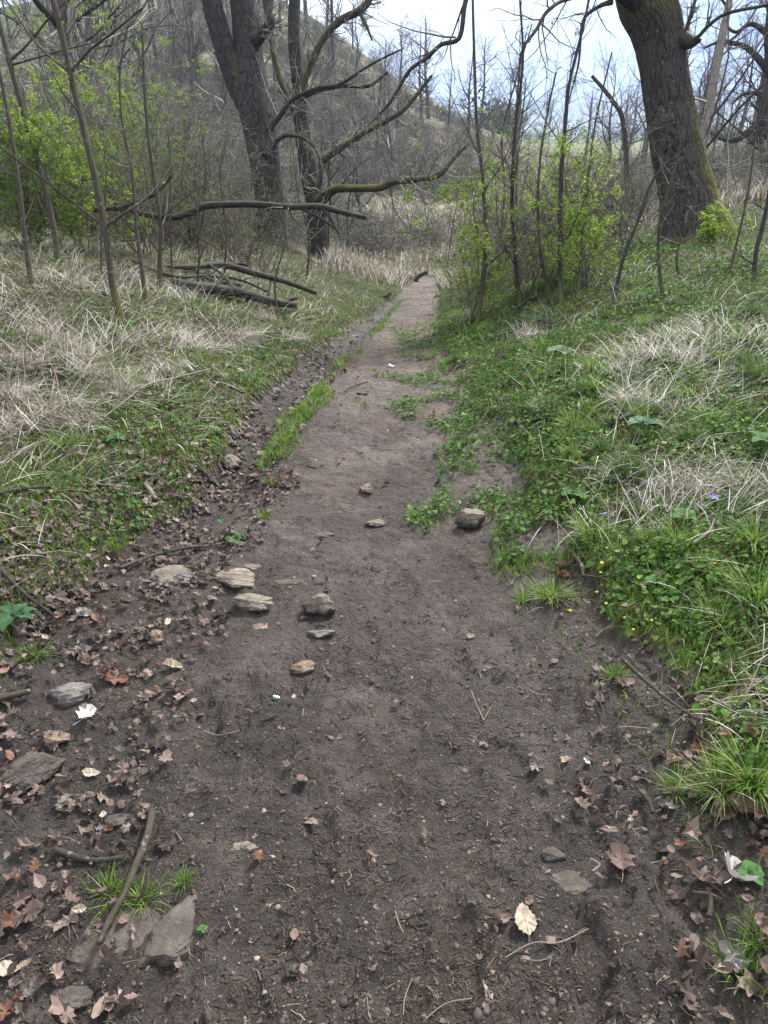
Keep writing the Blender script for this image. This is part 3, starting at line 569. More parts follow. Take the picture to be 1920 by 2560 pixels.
# ------------------------------------------------------------------ leafing hawthorns
def shrub(px, py, hpx, wpx, label, stems=9, leafy=2.2, lmat='spring_leaf', lsize=.024, depth=None, dens=1.0, name='hawthorn_shrub', twig='twig', cat='shrub', group=None):
    g, d = G(px, py)
    if depth: d = depth; g = W(px, py, d); g[2] = H(g[0], g[1])
    h = hpx / FPX * d; wd = wpx / FPX * d; root = thing(name, g, label, cat, group); m = stems
    S = np.tile(g, (m, 1)) + np.c_[rng.normal(0, wd * .06, (m, 2)), np.full(m, -.03)]
    a = rng.uniform(0, 2 * pi, m); sp_ = rng.uniform(.15, 1.25, m) * wd * .5 / h
    D = np.stack([np.cos(a) * sp_, np.sin(a) * sp_, np.ones(m)], 1)
    P0 = grow(S, D, h * rng.uniform(.75, 1.1, m), rng.uniform(.004, .010, m) * (h / 2), 12, .07, .02)
    k1 = kids(*P0, int(12 * dens), .12, 1, (45, 88), (.25, .5), .5, 8, .13, .0, rmin=.0025)
    k2 = kids(*k1, int(7 * dens), .15, 1, (30, 70), (.3, .6), .6, 6, .14, .04, rmin=.0018)
    for i in range(m): tube_obj('stem', P0[0][i:i + 1], P0[1][i:i + 1], 8, twig, root, g)
    V_, F_, r_ = join([tubes(*k1, 4), tubes(*k2, 3)]); mk('twigs', V_ - g, F_, twig, root, attrs={'rnd': r_})
    if leafy: buds(k2[0], leafy * 4.4, lsize * .85, lmat, 'leaves', root, g)
    return root
shrub(1180, 800, 350, 280, 'leafy hawthorn nearest the path on the right', 7, 3.4)
shrub(1330, 745, 380, 420, 'broad light green hawthorn in the thicket centre', 9, 4)
shrub(1470, 720, 300, 300, 'low green hawthorn on the oak side of the thicket', 7, 3.4)
shrub(1130, 700, 330, 300, 'sparse green shrub overhanging the path from the right', 7, 2.4)
shrub(1280, 660, 420, 350, 'taller hawthorn standing at the back of the right thicket', 8, 3, depth=11)
shrub(1770, 640, 110, 150, 'small fresh green shrub growing against the oak foot', 5, 3, depth=7.9)
shrub(210, 640, 400, 380, 'bright lime green bush behind the left saplings', 10, 8)
shrub(60, 620, 330, 350, 'darker green bush at the left edge of the photo', 9, 4, lmat='olive_leaf')
shrub(380, 640, 330, 320, 'olive leafing shrub left of the twin-stemmed tree', 10, 3, lmat='olive_leaf')
shrub(330, 560, 420, 420, 'lime green bush at the back, between saplings and twin tree', 9, 8, depth=12)
shrub(500, 630, 200, 220, 'grey-green twiggy bush at the foot of the twin tree', 7, 1.6, lmat='olive_leaf', depth=12)

# ------------------------------------------------------------------ fallen branches
def fallen(rows, label, group=None, br=(), bark='dead_bark', moss=up_moss_highlight, name='fallen_branch', n1=7, n2=3, lie=False):
    if lie:
        fix = lambda q: (q[0], q[1], q[2], min(q[3], G(q[0], q[1] + q[2] * .7)[1] * .985))
        rows = [fix(q) for q in rows]; br = [[fix(q) for q in b] for b in br]
    c = px_line(rows); loc = c[0, :3].copy(); root = thing(name, loc, label, 'branch', group)
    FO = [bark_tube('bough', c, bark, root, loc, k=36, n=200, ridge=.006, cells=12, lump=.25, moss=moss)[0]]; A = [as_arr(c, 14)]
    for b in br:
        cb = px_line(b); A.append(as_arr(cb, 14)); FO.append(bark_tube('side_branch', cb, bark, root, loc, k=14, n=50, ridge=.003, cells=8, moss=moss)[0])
    limb_twigs(A, FO, n1, n2, 'twig', loc, dict(t0=.05, ang=(40, 90), lenf=(.1, .3), rf=.3, n=7, wig=.16, up=.01), dict(t0=.15, ang=(25, 60), lenf=(.3, .6), rf=.6, wig=.15, up=.02, rmin=.002))
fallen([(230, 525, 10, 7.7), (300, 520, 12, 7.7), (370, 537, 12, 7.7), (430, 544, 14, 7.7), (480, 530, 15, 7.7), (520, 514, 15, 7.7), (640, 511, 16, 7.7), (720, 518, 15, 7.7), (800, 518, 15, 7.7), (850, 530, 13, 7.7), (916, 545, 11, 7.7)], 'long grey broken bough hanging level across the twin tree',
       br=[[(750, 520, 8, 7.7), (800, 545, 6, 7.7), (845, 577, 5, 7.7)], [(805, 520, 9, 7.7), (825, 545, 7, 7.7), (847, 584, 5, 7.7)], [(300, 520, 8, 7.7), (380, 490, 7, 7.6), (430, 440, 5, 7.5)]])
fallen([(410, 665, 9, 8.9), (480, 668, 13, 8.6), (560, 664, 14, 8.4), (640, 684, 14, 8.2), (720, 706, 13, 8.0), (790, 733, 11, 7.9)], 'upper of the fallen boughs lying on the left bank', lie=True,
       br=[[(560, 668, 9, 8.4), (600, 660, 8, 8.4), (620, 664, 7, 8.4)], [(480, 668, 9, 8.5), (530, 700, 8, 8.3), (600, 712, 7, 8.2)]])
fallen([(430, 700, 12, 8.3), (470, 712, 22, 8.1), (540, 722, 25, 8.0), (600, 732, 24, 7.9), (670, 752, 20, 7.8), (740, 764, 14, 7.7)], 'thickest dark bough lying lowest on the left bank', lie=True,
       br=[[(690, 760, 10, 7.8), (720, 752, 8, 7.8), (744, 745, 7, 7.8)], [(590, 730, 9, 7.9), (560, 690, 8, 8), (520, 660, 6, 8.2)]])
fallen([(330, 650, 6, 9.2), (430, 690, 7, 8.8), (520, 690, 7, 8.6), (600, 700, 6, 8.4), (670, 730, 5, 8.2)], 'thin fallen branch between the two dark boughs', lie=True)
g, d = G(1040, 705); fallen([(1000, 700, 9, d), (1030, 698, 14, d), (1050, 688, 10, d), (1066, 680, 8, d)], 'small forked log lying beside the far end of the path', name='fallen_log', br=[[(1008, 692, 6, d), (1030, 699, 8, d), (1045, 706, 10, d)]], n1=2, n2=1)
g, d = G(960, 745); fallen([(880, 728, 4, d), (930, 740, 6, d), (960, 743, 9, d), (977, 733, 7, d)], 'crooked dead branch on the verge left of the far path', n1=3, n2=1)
g, d = G(1300, 800)
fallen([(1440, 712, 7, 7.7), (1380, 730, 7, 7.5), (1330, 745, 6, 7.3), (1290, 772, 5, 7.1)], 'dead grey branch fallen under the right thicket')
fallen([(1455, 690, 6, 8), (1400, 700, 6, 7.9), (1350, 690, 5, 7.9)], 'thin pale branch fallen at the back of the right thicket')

# ------------------------------------------------------------------ woodland on the hillside
def tree_mesh(h, spread, lean, seed, twig='twig_far', bark='wood_bark'):
    global rng; keep = rng; rng = np.random.default_rng(seed)
    t = bpy.data.objects.new('bare_tree', None); C.objects.link(t)
    c = np.array([[0, 0, -.5, .024 * h], [lean * .1 * h, 0, .2 * h, .019 * h], [lean * .25 * h, .02 * h, .5 * h, .013 * h], [lean * .3 * h, 0, .8 * h, .007 * h], [lean * .35 * h, 0, h, .002 * h]])
    bark_tube('trunk', c, bark, t, (0, 0, 0), k=10, n=24, ridge=.002 * h, cells=6)
    P0 = as_arr(c, 14); k1 = kids(*P0, 16, .22, .97, (30, 65), (.28, .5 * spread), .55, 8, .16, .07, rmin=.012)
    k2 = kids(*k1, 7, .15, 1, (25, 60), (.3, .6), .55, 6, .17, .05, rmin=.009); k3 = kids(*k2, 5, .1, 1, (25, 60), (.35, .7), .6, 4, .18, .03, rmin=.006)
    V_, F_, r_ = join([tubes(*k1, 4), tubes(*k2, 3), tubes(*k3, 3)]); mk('crown', V_, F_, twig, t, attrs={'rnd': r_})
    rng = keep; return t
protos = [tree_mesh(9, 1.0, .1, 11), tree_mesh(11, 1.1, -.2, 12), tree_mesh(8, 1.2, .3, 13), tree_mesh(12, .9, 0, 14), tree_mesh(7, 1.3, -.35, 15)]
used = set()
def place_tree(px, py, d, s, lab, grp, k=None):
    k = rng.integers(len(protos)) if k is None else k
    p = W(px, py, d); z = float(H(p[0], p[1]))
    o = protos[k] if k not in used else copy_tree(protos[k]); used.add(k)
    o.location = (p[0], p[1], z); o.rotation_euler = (0, 0, rng.uniform(0, 6.28)); o.scale = (s, s, s); tag(o, lab, 'tree', grp)
LB = 'bare grey tree among the woodland on the far hillside'; GR = 'bare trees of the hillside wood'
for (px, py, d, s) in [(1053, 300, 62, .75), (1072, 275, 64, .7), (1170, 330, 62, .55), (1120, 330, 58, .5), (1010, 330, 56, .6), (1230, 360, 66, .6), (1290, 380, 70, .6), (1350, 390, 75, .6), (1200, 345, 68, .65)]:
    place_tree(px, py, d, s, 'bare tree on the crest where the hill drops to the valley', 'bare trees along the hill crest')
for i in range(105):
    px = rng.uniform(-250, 1020); d = rng.uniform(42 if px > 380 else 24, 100); place_tree(px, 400, d, rng.uniform(.45, .85), LB, GR)
for i in range(5):
    place_tree(rng.uniform(640, 900), 420, rng.uniform(24, 34), rng.uniform(.35, .5), LB, GR)
place_tree(190, 400, 19, .95, 'dark bare tree furthest left behind the lime green bush', None, 2)
place_tree(245, 400, 21, 1.0, 'leaning bare tree with a broken limb above the lime green bush', None, 1)
for i in range(26):
    px = rng.uniform(1230, 2150); d = rng.uniform(30, 70); place_tree(px, 400, d, rng.uniform(.4, .75), 'bare valley tree seen past the oak trunk', 'bare valley trees behind the oak')
# brush on the slopes: nobody could count it
def brush(name, xy, hmin, hmax, stems, m, label, seed_r=.35, leafy=0, lmat='olive_leaf', rmin=.004):
    n = len(xy); i = np.repeat(np.arange(n), stems); N = len(i); x = xy[i, 0] + rng.normal(0, seed_r, N); y = xy[i, 1] + rng.normal(0, seed_r, N)
    h = (hmin + (hmax - hmin) * rng.random(n))[i] * rng.uniform(.6, 1.1, N)
    S = at(x, y, -.05); D = np.c_[rng.normal(0, .33, (N, 2)), np.ones(N)]
    P0 = grow(S, D, h, .004 + .003 * h, 7, .2, -.02); k1 = kids(*P0, 8, .1, 1, (35, 85), (.3, .7), .6, 6, .22, -.01, rmin=rmin); k2 = kids(*k1, 4, .15, 1, (30, 70), (.3, .7), .7, 4, .16, .02, rmin=rmin * .8)
    V_, F_, r_ = join([tubes(*P0, 4), tubes(*k1, 3), tubes(*k2, 3)])
    tag(mk(name, V_, F_, m, attrs={'rnd': r_}), label, 'brushwood', kind='stuff')
    if leafy:
        N = int(len(k2[0]) * leafy); q = rng.integers(0, len(k2[0]), N); pos = k2[0][q, -1] + rng.normal(0, .02, (N, 3))
        V_, F_, r_ = leaves(pos, 'scrap', rng.uniform(.02, .04, N), rng.uniform(0, 6.28, N), rng.normal(0, .8, N), np.zeros(N), np.zeros(N), rng.random(N))
        tag(mk('brush_leaves', V_, F_, lmat, smooth=False, attrs={'rnd': r_}), 'tiny new leaves sprinkled through the ' + label.split(' ', 1)[1][:40], 'leaves', kind='stuff')
def region(n, px0, px1, d0, d1, keep=lambda x, y: np.ones(len(x), bool)):
    px = rng.uniform(px0, px1, n); d = np.exp(rng.uniform(math.log(d0), math.log(d1), n)); x = (px - 960) / FPX * d; y = d * 1.12
    k = keep(x, y); return np.stack([x[k], y[k]], 1)
brush('brushwood', region(260, 350, 960, 16.5, 26, lambda x, y: (x < XL(y) - 1.2) & (x / y < -.09)), .5, 1.5, 5, 'twig_far', 'dense grey leafless brush behind the twin tree', .35, .5, rmin=.004)
brush('hill_scrub', region(3400, 300, 1230, 25, 82, lambda x, y: (fbm(x * .13, y * .09, 3) > -.04) & (np.abs(x / y - (.075 - (y - 26) * .0101)) > .018)), .6, 1.7, 4, 'twig_far', 'grey scrub covering the opposite hillside', .7, rmin=.010)
brush('hill_scrub', region(650, -200, 620, 13, 50), 1.2, 3, 4, 'twig_far', 'tangled scrub climbing the hill on the left', .6, .5, rmin=.006)
brush('valley_scrub', region(420, 1150, 2150, 13, 45, lambda x, y: x > XR(y) + 1.5), .6, 1.6, 5, 'twig_far', 'brown bramble scrub beyond the right bank', .5, .2, rmin=.005)
brush('thicket', region(50, 1180, 1560, 7.6, 11, lambda x, y: x > XR(y) + .6), .6, 1.5, 4, 'twig', 'leafless thicket of fine stems under the hawthorns', .25, .5, rmin=.0025)
brush('thicket', region(120, -150, 620, 9, 12.5), .6, 1.8, 4, 'twig', 'leafless thicket of fine stems behind the left saplings', .25, 1.0, rmin=.0025)
# far hedges and woods across the valley
def far_wood():
    n = 4000; px = rng.uniform(1180, 2400, n); d = np.exp(rng.uniform(math.log(90), math.log(900), n)); x = (px - 960) / FPX * d; y = d * 1.13
    k = np.abs(perlin(x * .012 + 3, y * .012)) < .05; x = x[k]; y = y[k]; n = len(x); s = rng.uniform(2, 6, n)
    pos = np.repeat(at(x, y), 130, 0); s = np.repeat(s, 130); N = len(pos); v = norm(rng.normal(size=(N, 3))) * rng.random((N, 1)) ** .4
    pos = pos + v * (s * .55)[:, None] + np.c_[np.zeros((N, 2)), s * .5]
    V_, F_, r_ = leaves(pos, 'scrap', s * .12, rng.uniform(0, 6.28, N), rng.normal(0, 1, N), np.zeros(N), np.zeros(N), rng.random(N) * .6, roll=rng.normal(0, 1, N))
    tag(mk('far_hedgerows', V_, F_, 'twig_far', smooth=False, attrs={'rnd': r_}), 'hedges and small woods across the hazy valley', 'woodland', kind='stuff')
far_wood()

# ------------------------------------------------------------------ grass, leaves and litter nobody could count
def pick(x, y, p): k = rng.random(len(x)) < p; return x[k], y[k]
def blade_obj(name, x, y, Lr, wr, th0, th1, nseg, m, label, cat, rnd=None, dz=-.005):
    n = len(x); pos = at(x, y, dz); r = np.hypot(x, y)
    Ln = rng.uniform(*Lr, n); w = rng.uniform(*wr, n) * (1 + .10 * r)
    V_, F_, r_ = blades(pos, Ln, w, rng.uniform(*th0, n), rng.uniform(*th1, n), nseg, np.clip(rnd if rnd is not None else rng.random(n), 0, 1))
    return tag(mk(name, V_, F_, m, attrs={'rnd': r_}), label, cat, kind='stuff')
def off_path(x, y): return 1 - path_mask(x, y)
def dl(x, y): return XL(y) - edge_noise(x, y) - x       # distance out from the left / right path edge
def dr(x, y): return x - XR(y) - 1.3 * edge_noise(x, y)
# short green grass: verges of both banks, the strip, and thin patches on the right of the track
x, y = fan(1000000, 1.1, 34)
L_, R_ = dl(x, y), dr(x, y); patch = fbm(x * 1.1 + 31, y * 1.1, 4, .6)
pl = (L_ > -.02) * np.clip(1.15 - np.maximum(L_ - np.interp(y, [0, 4, 7, 12], [.35, .5, 1.0, 1.6]), 0) * 1.0, .38, 1) * np.interp(y, [1.5, 2.2, 3.0, 4], [.15, .5, .95, 1]) * (.35 + .65 * sstep(-.35, .1, patch + .1))
pr_ = (R_ > -.02) * (.55 + .45 * sstep(-.05, .3, patch)) * np.interp(R_, [0, .15], [.35, 1])
ps = sstep(.05, .5, strip_mask(x, y)) * 1.0
thin = ((R_ > -.75) & (R_ < .1) & (y > 2.5) & (y < 9)) * .6 * sstep(-.08, .3, fbm(x * 2.6, y * 2.3, 4) + (R_ + .32) * .8)
edge_t = ((x > XR(y) - .25) & (y < 3)) * .03
far_v = ((L_ > -.1) | (R_ > -.1)) * (y > 6) * .5
ptot = np.maximum.reduce([pl, pr_, ps, thin, edge_t, far_v * (np.minimum(L_, 9) < 1.0)])
gx, gy = pick(x, y, ptot * .40)
far_g = gy > 6
rr = np.clip(rng.normal(.45, .22, len(gx)) + .25 * fbm(gx * .9, gy * .9, 3), 0, 1)
hh = np.where(strip_mask(gx, gy) > .05, .9, 1.0)
blade_obj('short_grass', gx, gy, (.025, .085), (.002, .0038), (.05, .7), (.2, 1.2), 3, 'grass_green', 'short green grass of the verges and the strip between the two tracks', 'grass', rr)
sx, sy = pick(*[q for q in fan(260000, 2.6, 14, 14)], 1.0); k = (strip_mask(sx, sy) > .12) & (rng.random(len(sx)) < .15 + .5 * sstep(-.3, .3, perlin(sx * 9, sy * 7))); sx, sy = sx[k], sy[k]
blade_obj('strip_grass', sx, sy, (.025, .085), (.0018, .003), (.1, 1.0), (.1, .9), 3, 'grass_green', 'bright lush grass strip between the gully and the trodden track', 'grass', np.clip(rng.normal(.55, .25, len(sx)), 0, 1))
# dry straw
x, y = fan(560000, 1.3, 30); L_, R_ = dl(x, y), dr(x, y); tf = fbm(x * 1.6 + 9, y * 1.6, 4, .6)
pl = (L_ > .1) * np.interp(L_, [.2, .7, 1.5], [.12, .42, .85]) * np.interp(y, [2.6, 4.2], [.12, 1]) * (.25 + .75 * sstep(-.25, .2, tf)) * np.interp(y, [9, 14], [1, .6])
pr_ = (R_ > .1) * (.05 + .25 * sstep(.14, .36, fbm(x * .8 + 3, y * .8 + 1, 3))) * np.interp(R_, [.1, .8], [.2, 1])
# the pale dry mounds seen on the right bank
for (px, py, rad, amp) in [(1640, 880, .34, .8), (1560, 930, .25, .5), (1700, 1230, .3, .9), (1800, 980, .3, .6), (1480, 1330, .1, .3), (1850, 1760, .12, .3), (1750, 850, .4, 1), (1900, 1250, .3, 1), (1330, 830, .25, .9), (1850, 500, 2.0, 1), (1650, 1000, .3, .7)]:
    g, _d = G(px, py); pr_ = np.maximum(pr_, amp * np.exp(-((x - g[0]) ** 2 + (y - g[1]) ** 2) / rad ** 2))
gx, gy = pick(x, y, np.maximum(pl, pr_ * .8) * .62)
n = len(gx); pos = at(gx, gy); sw = fbm(gx * 1.2, gy * 1.2, 2) * 5 + rng.normal(0, .8, n)
V_, F_, r_ = blades(pos, rng.uniform(.08, .30, n), rng.uniform(.0018, .0036, n) * (1 + .07 * np.hypot(gx, gy)), rng.uniform(.55, 1.45, n), rng.uniform(.1, 1.1, n), 4, np.clip(rng.normal(.5, .3, n), 0, 1), sw)
tag(mk('dry_grass', V_, F_, 'grass_dry', attrs={'rnd': r_}), 'bleached dry grass lying over the banks', 'grass', kind='stuff')
# long grass in the far valley edge and hillside
xy = region(60000, 800, 2100, 12, 60, lambda x, y: (fbm(x * .25, y * .25, 3) > -.02) & (path_mask(x, y) < .3))
n = len(xy); pos = at(xy[:, 0], xy[:, 1]); r = np.hypot(*xy.T)
V_, F_, r_ = blades(pos, rng.uniform(.2, .5, n), .004 + .0011 * r, rng.uniform(.0, .7, n), rng.uniform(.3, 1.2, n), 3, np.clip(rng.normal(.5, .25, n), 0, 1))
tag(mk('rough_grass', V_, F_, 'grass_dry', attrs={'rnd': r_}), 'pale rough grass across the far slope and behind the oak', 'grass', kind='stuff')
# ground cover leaves
x, y = fan(800000, 1.2, 14); L_, R_ = dl(x, y), dr(x, y)
pr_ = (R_ > -.03) * (.25 + .75 * sstep(-.2, .2, fbm(x * 1.5 + 50, y * 1.5, 4, .6))) * np.interp(R_, [0, .1], [.5, 1]); pl = (L_ > 0) * .34 * sstep(-.1, .3, fbm(x * 1.9, y * 1.9 + 40, 3)) * 1.0
thin = ((R_ > -.75) & (R_ < .1) & (y > 2.6) & (y < 8)) * .7 * sstep(-.05, .25, fbm(x * 2.6, y * 2.3, 4) + (R_ + .30) * .8)
gx, gy = pick(x, y, np.maximum.reduce([pl, pr_, thin]) * .30 * (np.hypot(x, y) / 4.5).clip(0, 1) ** 1.0); n = len(gx)
V_, F_, r_ = leaves(at(gx, gy, 0) + np.c_[np.zeros((n, 2)), rng.uniform(.004, .05, n)], 'heart', rng.uniform(.010, .028, n) * (1 + .04 * gy), rng.uniform(0, 6.28, n), rng.normal(-.05, .3, n), rng.uniform(-.2, .2, n), rng.uniform(0, .35, n),
                    np.clip(rng.normal(.4, .22, n) + .3 * fbm(gx * 1.4, gy * 1.4, 3), 0, 1), hnorm(gx, gy), rng.normal(0, .3, n))
tag(mk('ground_cover', V_, F_, 'cover_leaf', smooth=False, attrs={'rnd': r_}), 'small round celandine and ivy leaves carpeting the banks', 'ground cover', kind='stuff')
# leaf litter
x, y = fan(800000, .75, 16); L_, R_ = dl(x, y), dr(x, y)
lit = (x < np.interp(y, [.6, 1.3, 2.0, 2.6, 3.3, 4.2, 6, 8, 12], [-.6, -.56, -.66, -.55, -.50, -.5, -.26, .0, .25]) + .22 * fbm(x * 3, y * 3, 3)) & (x > XL(y) - .45)
p = lit * (.25 + .75 * sstep(-.3, .3, fbm(x * 3.1 + 2, y * 3.1, 3))) * .62 * np.interp(y, [.7, 1.5, 2.2, 3, 6, 9, 12], [.16, .34, .75, 1, .7, .4, .2]) + (L_ > -.1) * (.12 + .45 * sstep(0, .35, fbm(x * 2.1 + 7, y * 2.1, 3))) + (R_ > -.25) * (.025 + .10 * sstep(.1, .4, fbm(x * 2.5, y * 2.5 + 9, 3))) + (R_ > -.45) * (y < 2) * .07 + .006
p = p * (np.hypot(x, y) / 4.5).clip(0, 1) ** 1.5; gx, gy = pick(x, y, p * .30); n = len(gx); lob = rng.random(n) < .45; nr = hnorm(gx, gy); first = True
for kind, k in (('lobed', lob), ('oval', ~lob)):
    q = k.sum()
    V_, F_, r_ = leaves(at(gx[k], gy[k], .006) + np.c_[np.zeros((q, 2)), rng.uniform(0, .018, q)], kind, rng.lognormal(-3.68, .38, q).clip(.008, .05), rng.uniform(0, 6.28, q), rng.normal(0, .22, q), rng.uniform(-.5, .7, q), rng.uniform(-.3, .9, q), np.clip(rng.beta(1.5, 1.7, q), 0, 1), nr[k], rng.normal(0, .25, q))
    tag(mk('leaf_litter', V_, F_, 'dead_leaf', smooth=False, attrs={'rnd': r_}), 'brown %s leaves littering the gully and the banks' % ('lobed' if kind == 'lobed' else 'oval'), 'leaf litter', kind='stuff')
# crumbs of bark, straw and chips trodden into the track
x, y = fan(42000, .75, 14); k = path_mask(x, y) > .3; x, y = x[k], y[k]; cl = sstep(-.2, .35, fbm(x * 3.3, y * 3.3 + 4, 3)); x, y = pick(x, y, .15 + .85 * cl); n = len(x)
S = at(x, y, .002); a = rng.uniform(0, 6.28, n); Ln = rng.lognormal(-3.9, .5, n); D = np.c_[np.cos(a), np.sin(a), rng.normal(0, .07, n)]
P_, R_t = grow(S, D, Ln, rng.uniform(.0005, .0013, n) * (1 + .12 * y), 4, .16, 0, .6)
P_[..., 2] = np.maximum(P_[..., 2] * .0 + H(P_[..., 0], P_[..., 1]) + .0015, P_[..., 2] * 0 - 99)
tube_obj('straw_crumbs', P_, R_t, 3, 'straw_bits', rnd=np.clip(rng.beta(1.5, 1.9, n), 0, 1)); tag(bpy.data.objects['straw_crumbs'], 'crumbs of straw and twig trodden into the path', 'litter', kind='stuff')
x, y = fan(45000, .75, 12); k = path_mask(x, y) > .4; x, y = x[k], y[k]; n = len(x); s = rng.lognormal(-5.55, .5, n)
V_, F_, r_ = leaves(at(x, y, 0), 'scrap', s * 2.2, rng.uniform(0, 6.28, n), rng.normal(0, .3, n), np.zeros(n), rng.uniform(-.6, .3, n), rng.beta(1.4, 2, n))
tag(mk('leaf_crumbs', V_, F_, 'dead_leaf', smooth=False, attrs={'rnd': r_}), 'broken leaf crumbs on the mud', 'litter', kind='stuff')
def rock(seed, sub=3):
    r2 = np.random.default_rng(seed); bm = bmesh.new(); bmesh.ops.create_icosphere(bm, subdivisions=sub, radius=1); v = np.array([q.co[:] for q in bm.verts]); f = np.array([[q.index for q in a.verts] for a in bm.faces]); bm.free()
    for i in range(11):
        nn = norm(r2.normal(size=3)); dd = r2.uniform(.55, .88); s = v @ nn; v = v - np.maximum(s - dd, 0)[:, None] * nn * .92
    v = v * (1 + .12 * perlin(v[:, 0] * 2.3 + seed, v[:, 1] * 2.3 + v[:, 2] * 2)[:, None] + .05 * perlin(v[:, 0] * 6 + 4, v[:, 2] * 7 + v[:, 1] * 5 + seed)[:, None] + .025 * perlin(v[:, 0] * 9, v[:, 1] * 14 + v[:, 2] * 12 + seed)[:, None])
    return v / np.abs(v).max(0), f
import bmesh
x, y = fan(4500, .8, 12); k = path_mask(x, y) > .4; x, y = x[k], y[k]; n = len(x); rv, rf_ = rock(99, 1); s = rng.lognormal(-5.9, .5, n); a = rng.uniform(0, 6.28, n)
vv = rv[None] * s[:, None, None] * np.array([1.2, 1, .7]); ca, sa = np.cos(a)[:, None], np.sin(a)[:, None]
vv = np.stack([vv[..., 0] * ca - vv[..., 1] * sa, vv[..., 0] * sa + vv[..., 1] * ca, vv[..., 2]], -1) + at(x, y, 0)[:, None]
tag(mk('grit', vv.reshape(-1, 3), (rf_[None] + (np.arange(n) * len(rv))[:, None, None]).reshape(-1, 3), 'pebble', attrs={'rnd': np.repeat(rng.beta(1.3, 2, n), len(rv))}), 'grit and tiny stones pressed into the path', 'grit', kind='stuff')

# ------------------------------------------------------------------ stones
def stone(px, py, w, h, m, label, sink=.45, flat=.6, yaw=None, seed=None, name='stone', tilt=0):
    """w, h: size in photograph pixels; the stone stands where that pixel meets the ground"""
    seed = rng.integers(1e6) if seed is None else seed; g, d = G(px, py); sx_ = w / FPX * d / 2; pit = math.atan2(CAMZ - g[2], g[1])
    depth_ = max(h / FPX * d / (sin(pit) + .5 * cos(pit) * flat) / 2 * 1.0, sx_ * .3)
    sink = min(.8, sink * 1.05); sx_ *= 1.25; depth_ *= 1.15; v, f = rock(seed, 5); sz = min(sx_, depth_) * flat; v = v * [sx_, depth_, sz]
    a = rng.uniform(-.3, .3) if yaw is None else yaw; c_, s_ = cos(a), sin(a); v = np.stack([v[:, 0] * c_ - v[:, 1] * s_, v[:, 0] * s_ + v[:, 1] * c_, v[:, 2] + tilt * v[:, 0]], 1)
    v[:, 2] += sz * (1 - 2 * sink)
    o = mk(name, v, f, m, None, (g[0], g[1], g[2]), smooth=False, attrs={'rnd': np.full(len(v), .5)}); 
    tag(o, label, 'stone'); return o
import itertools
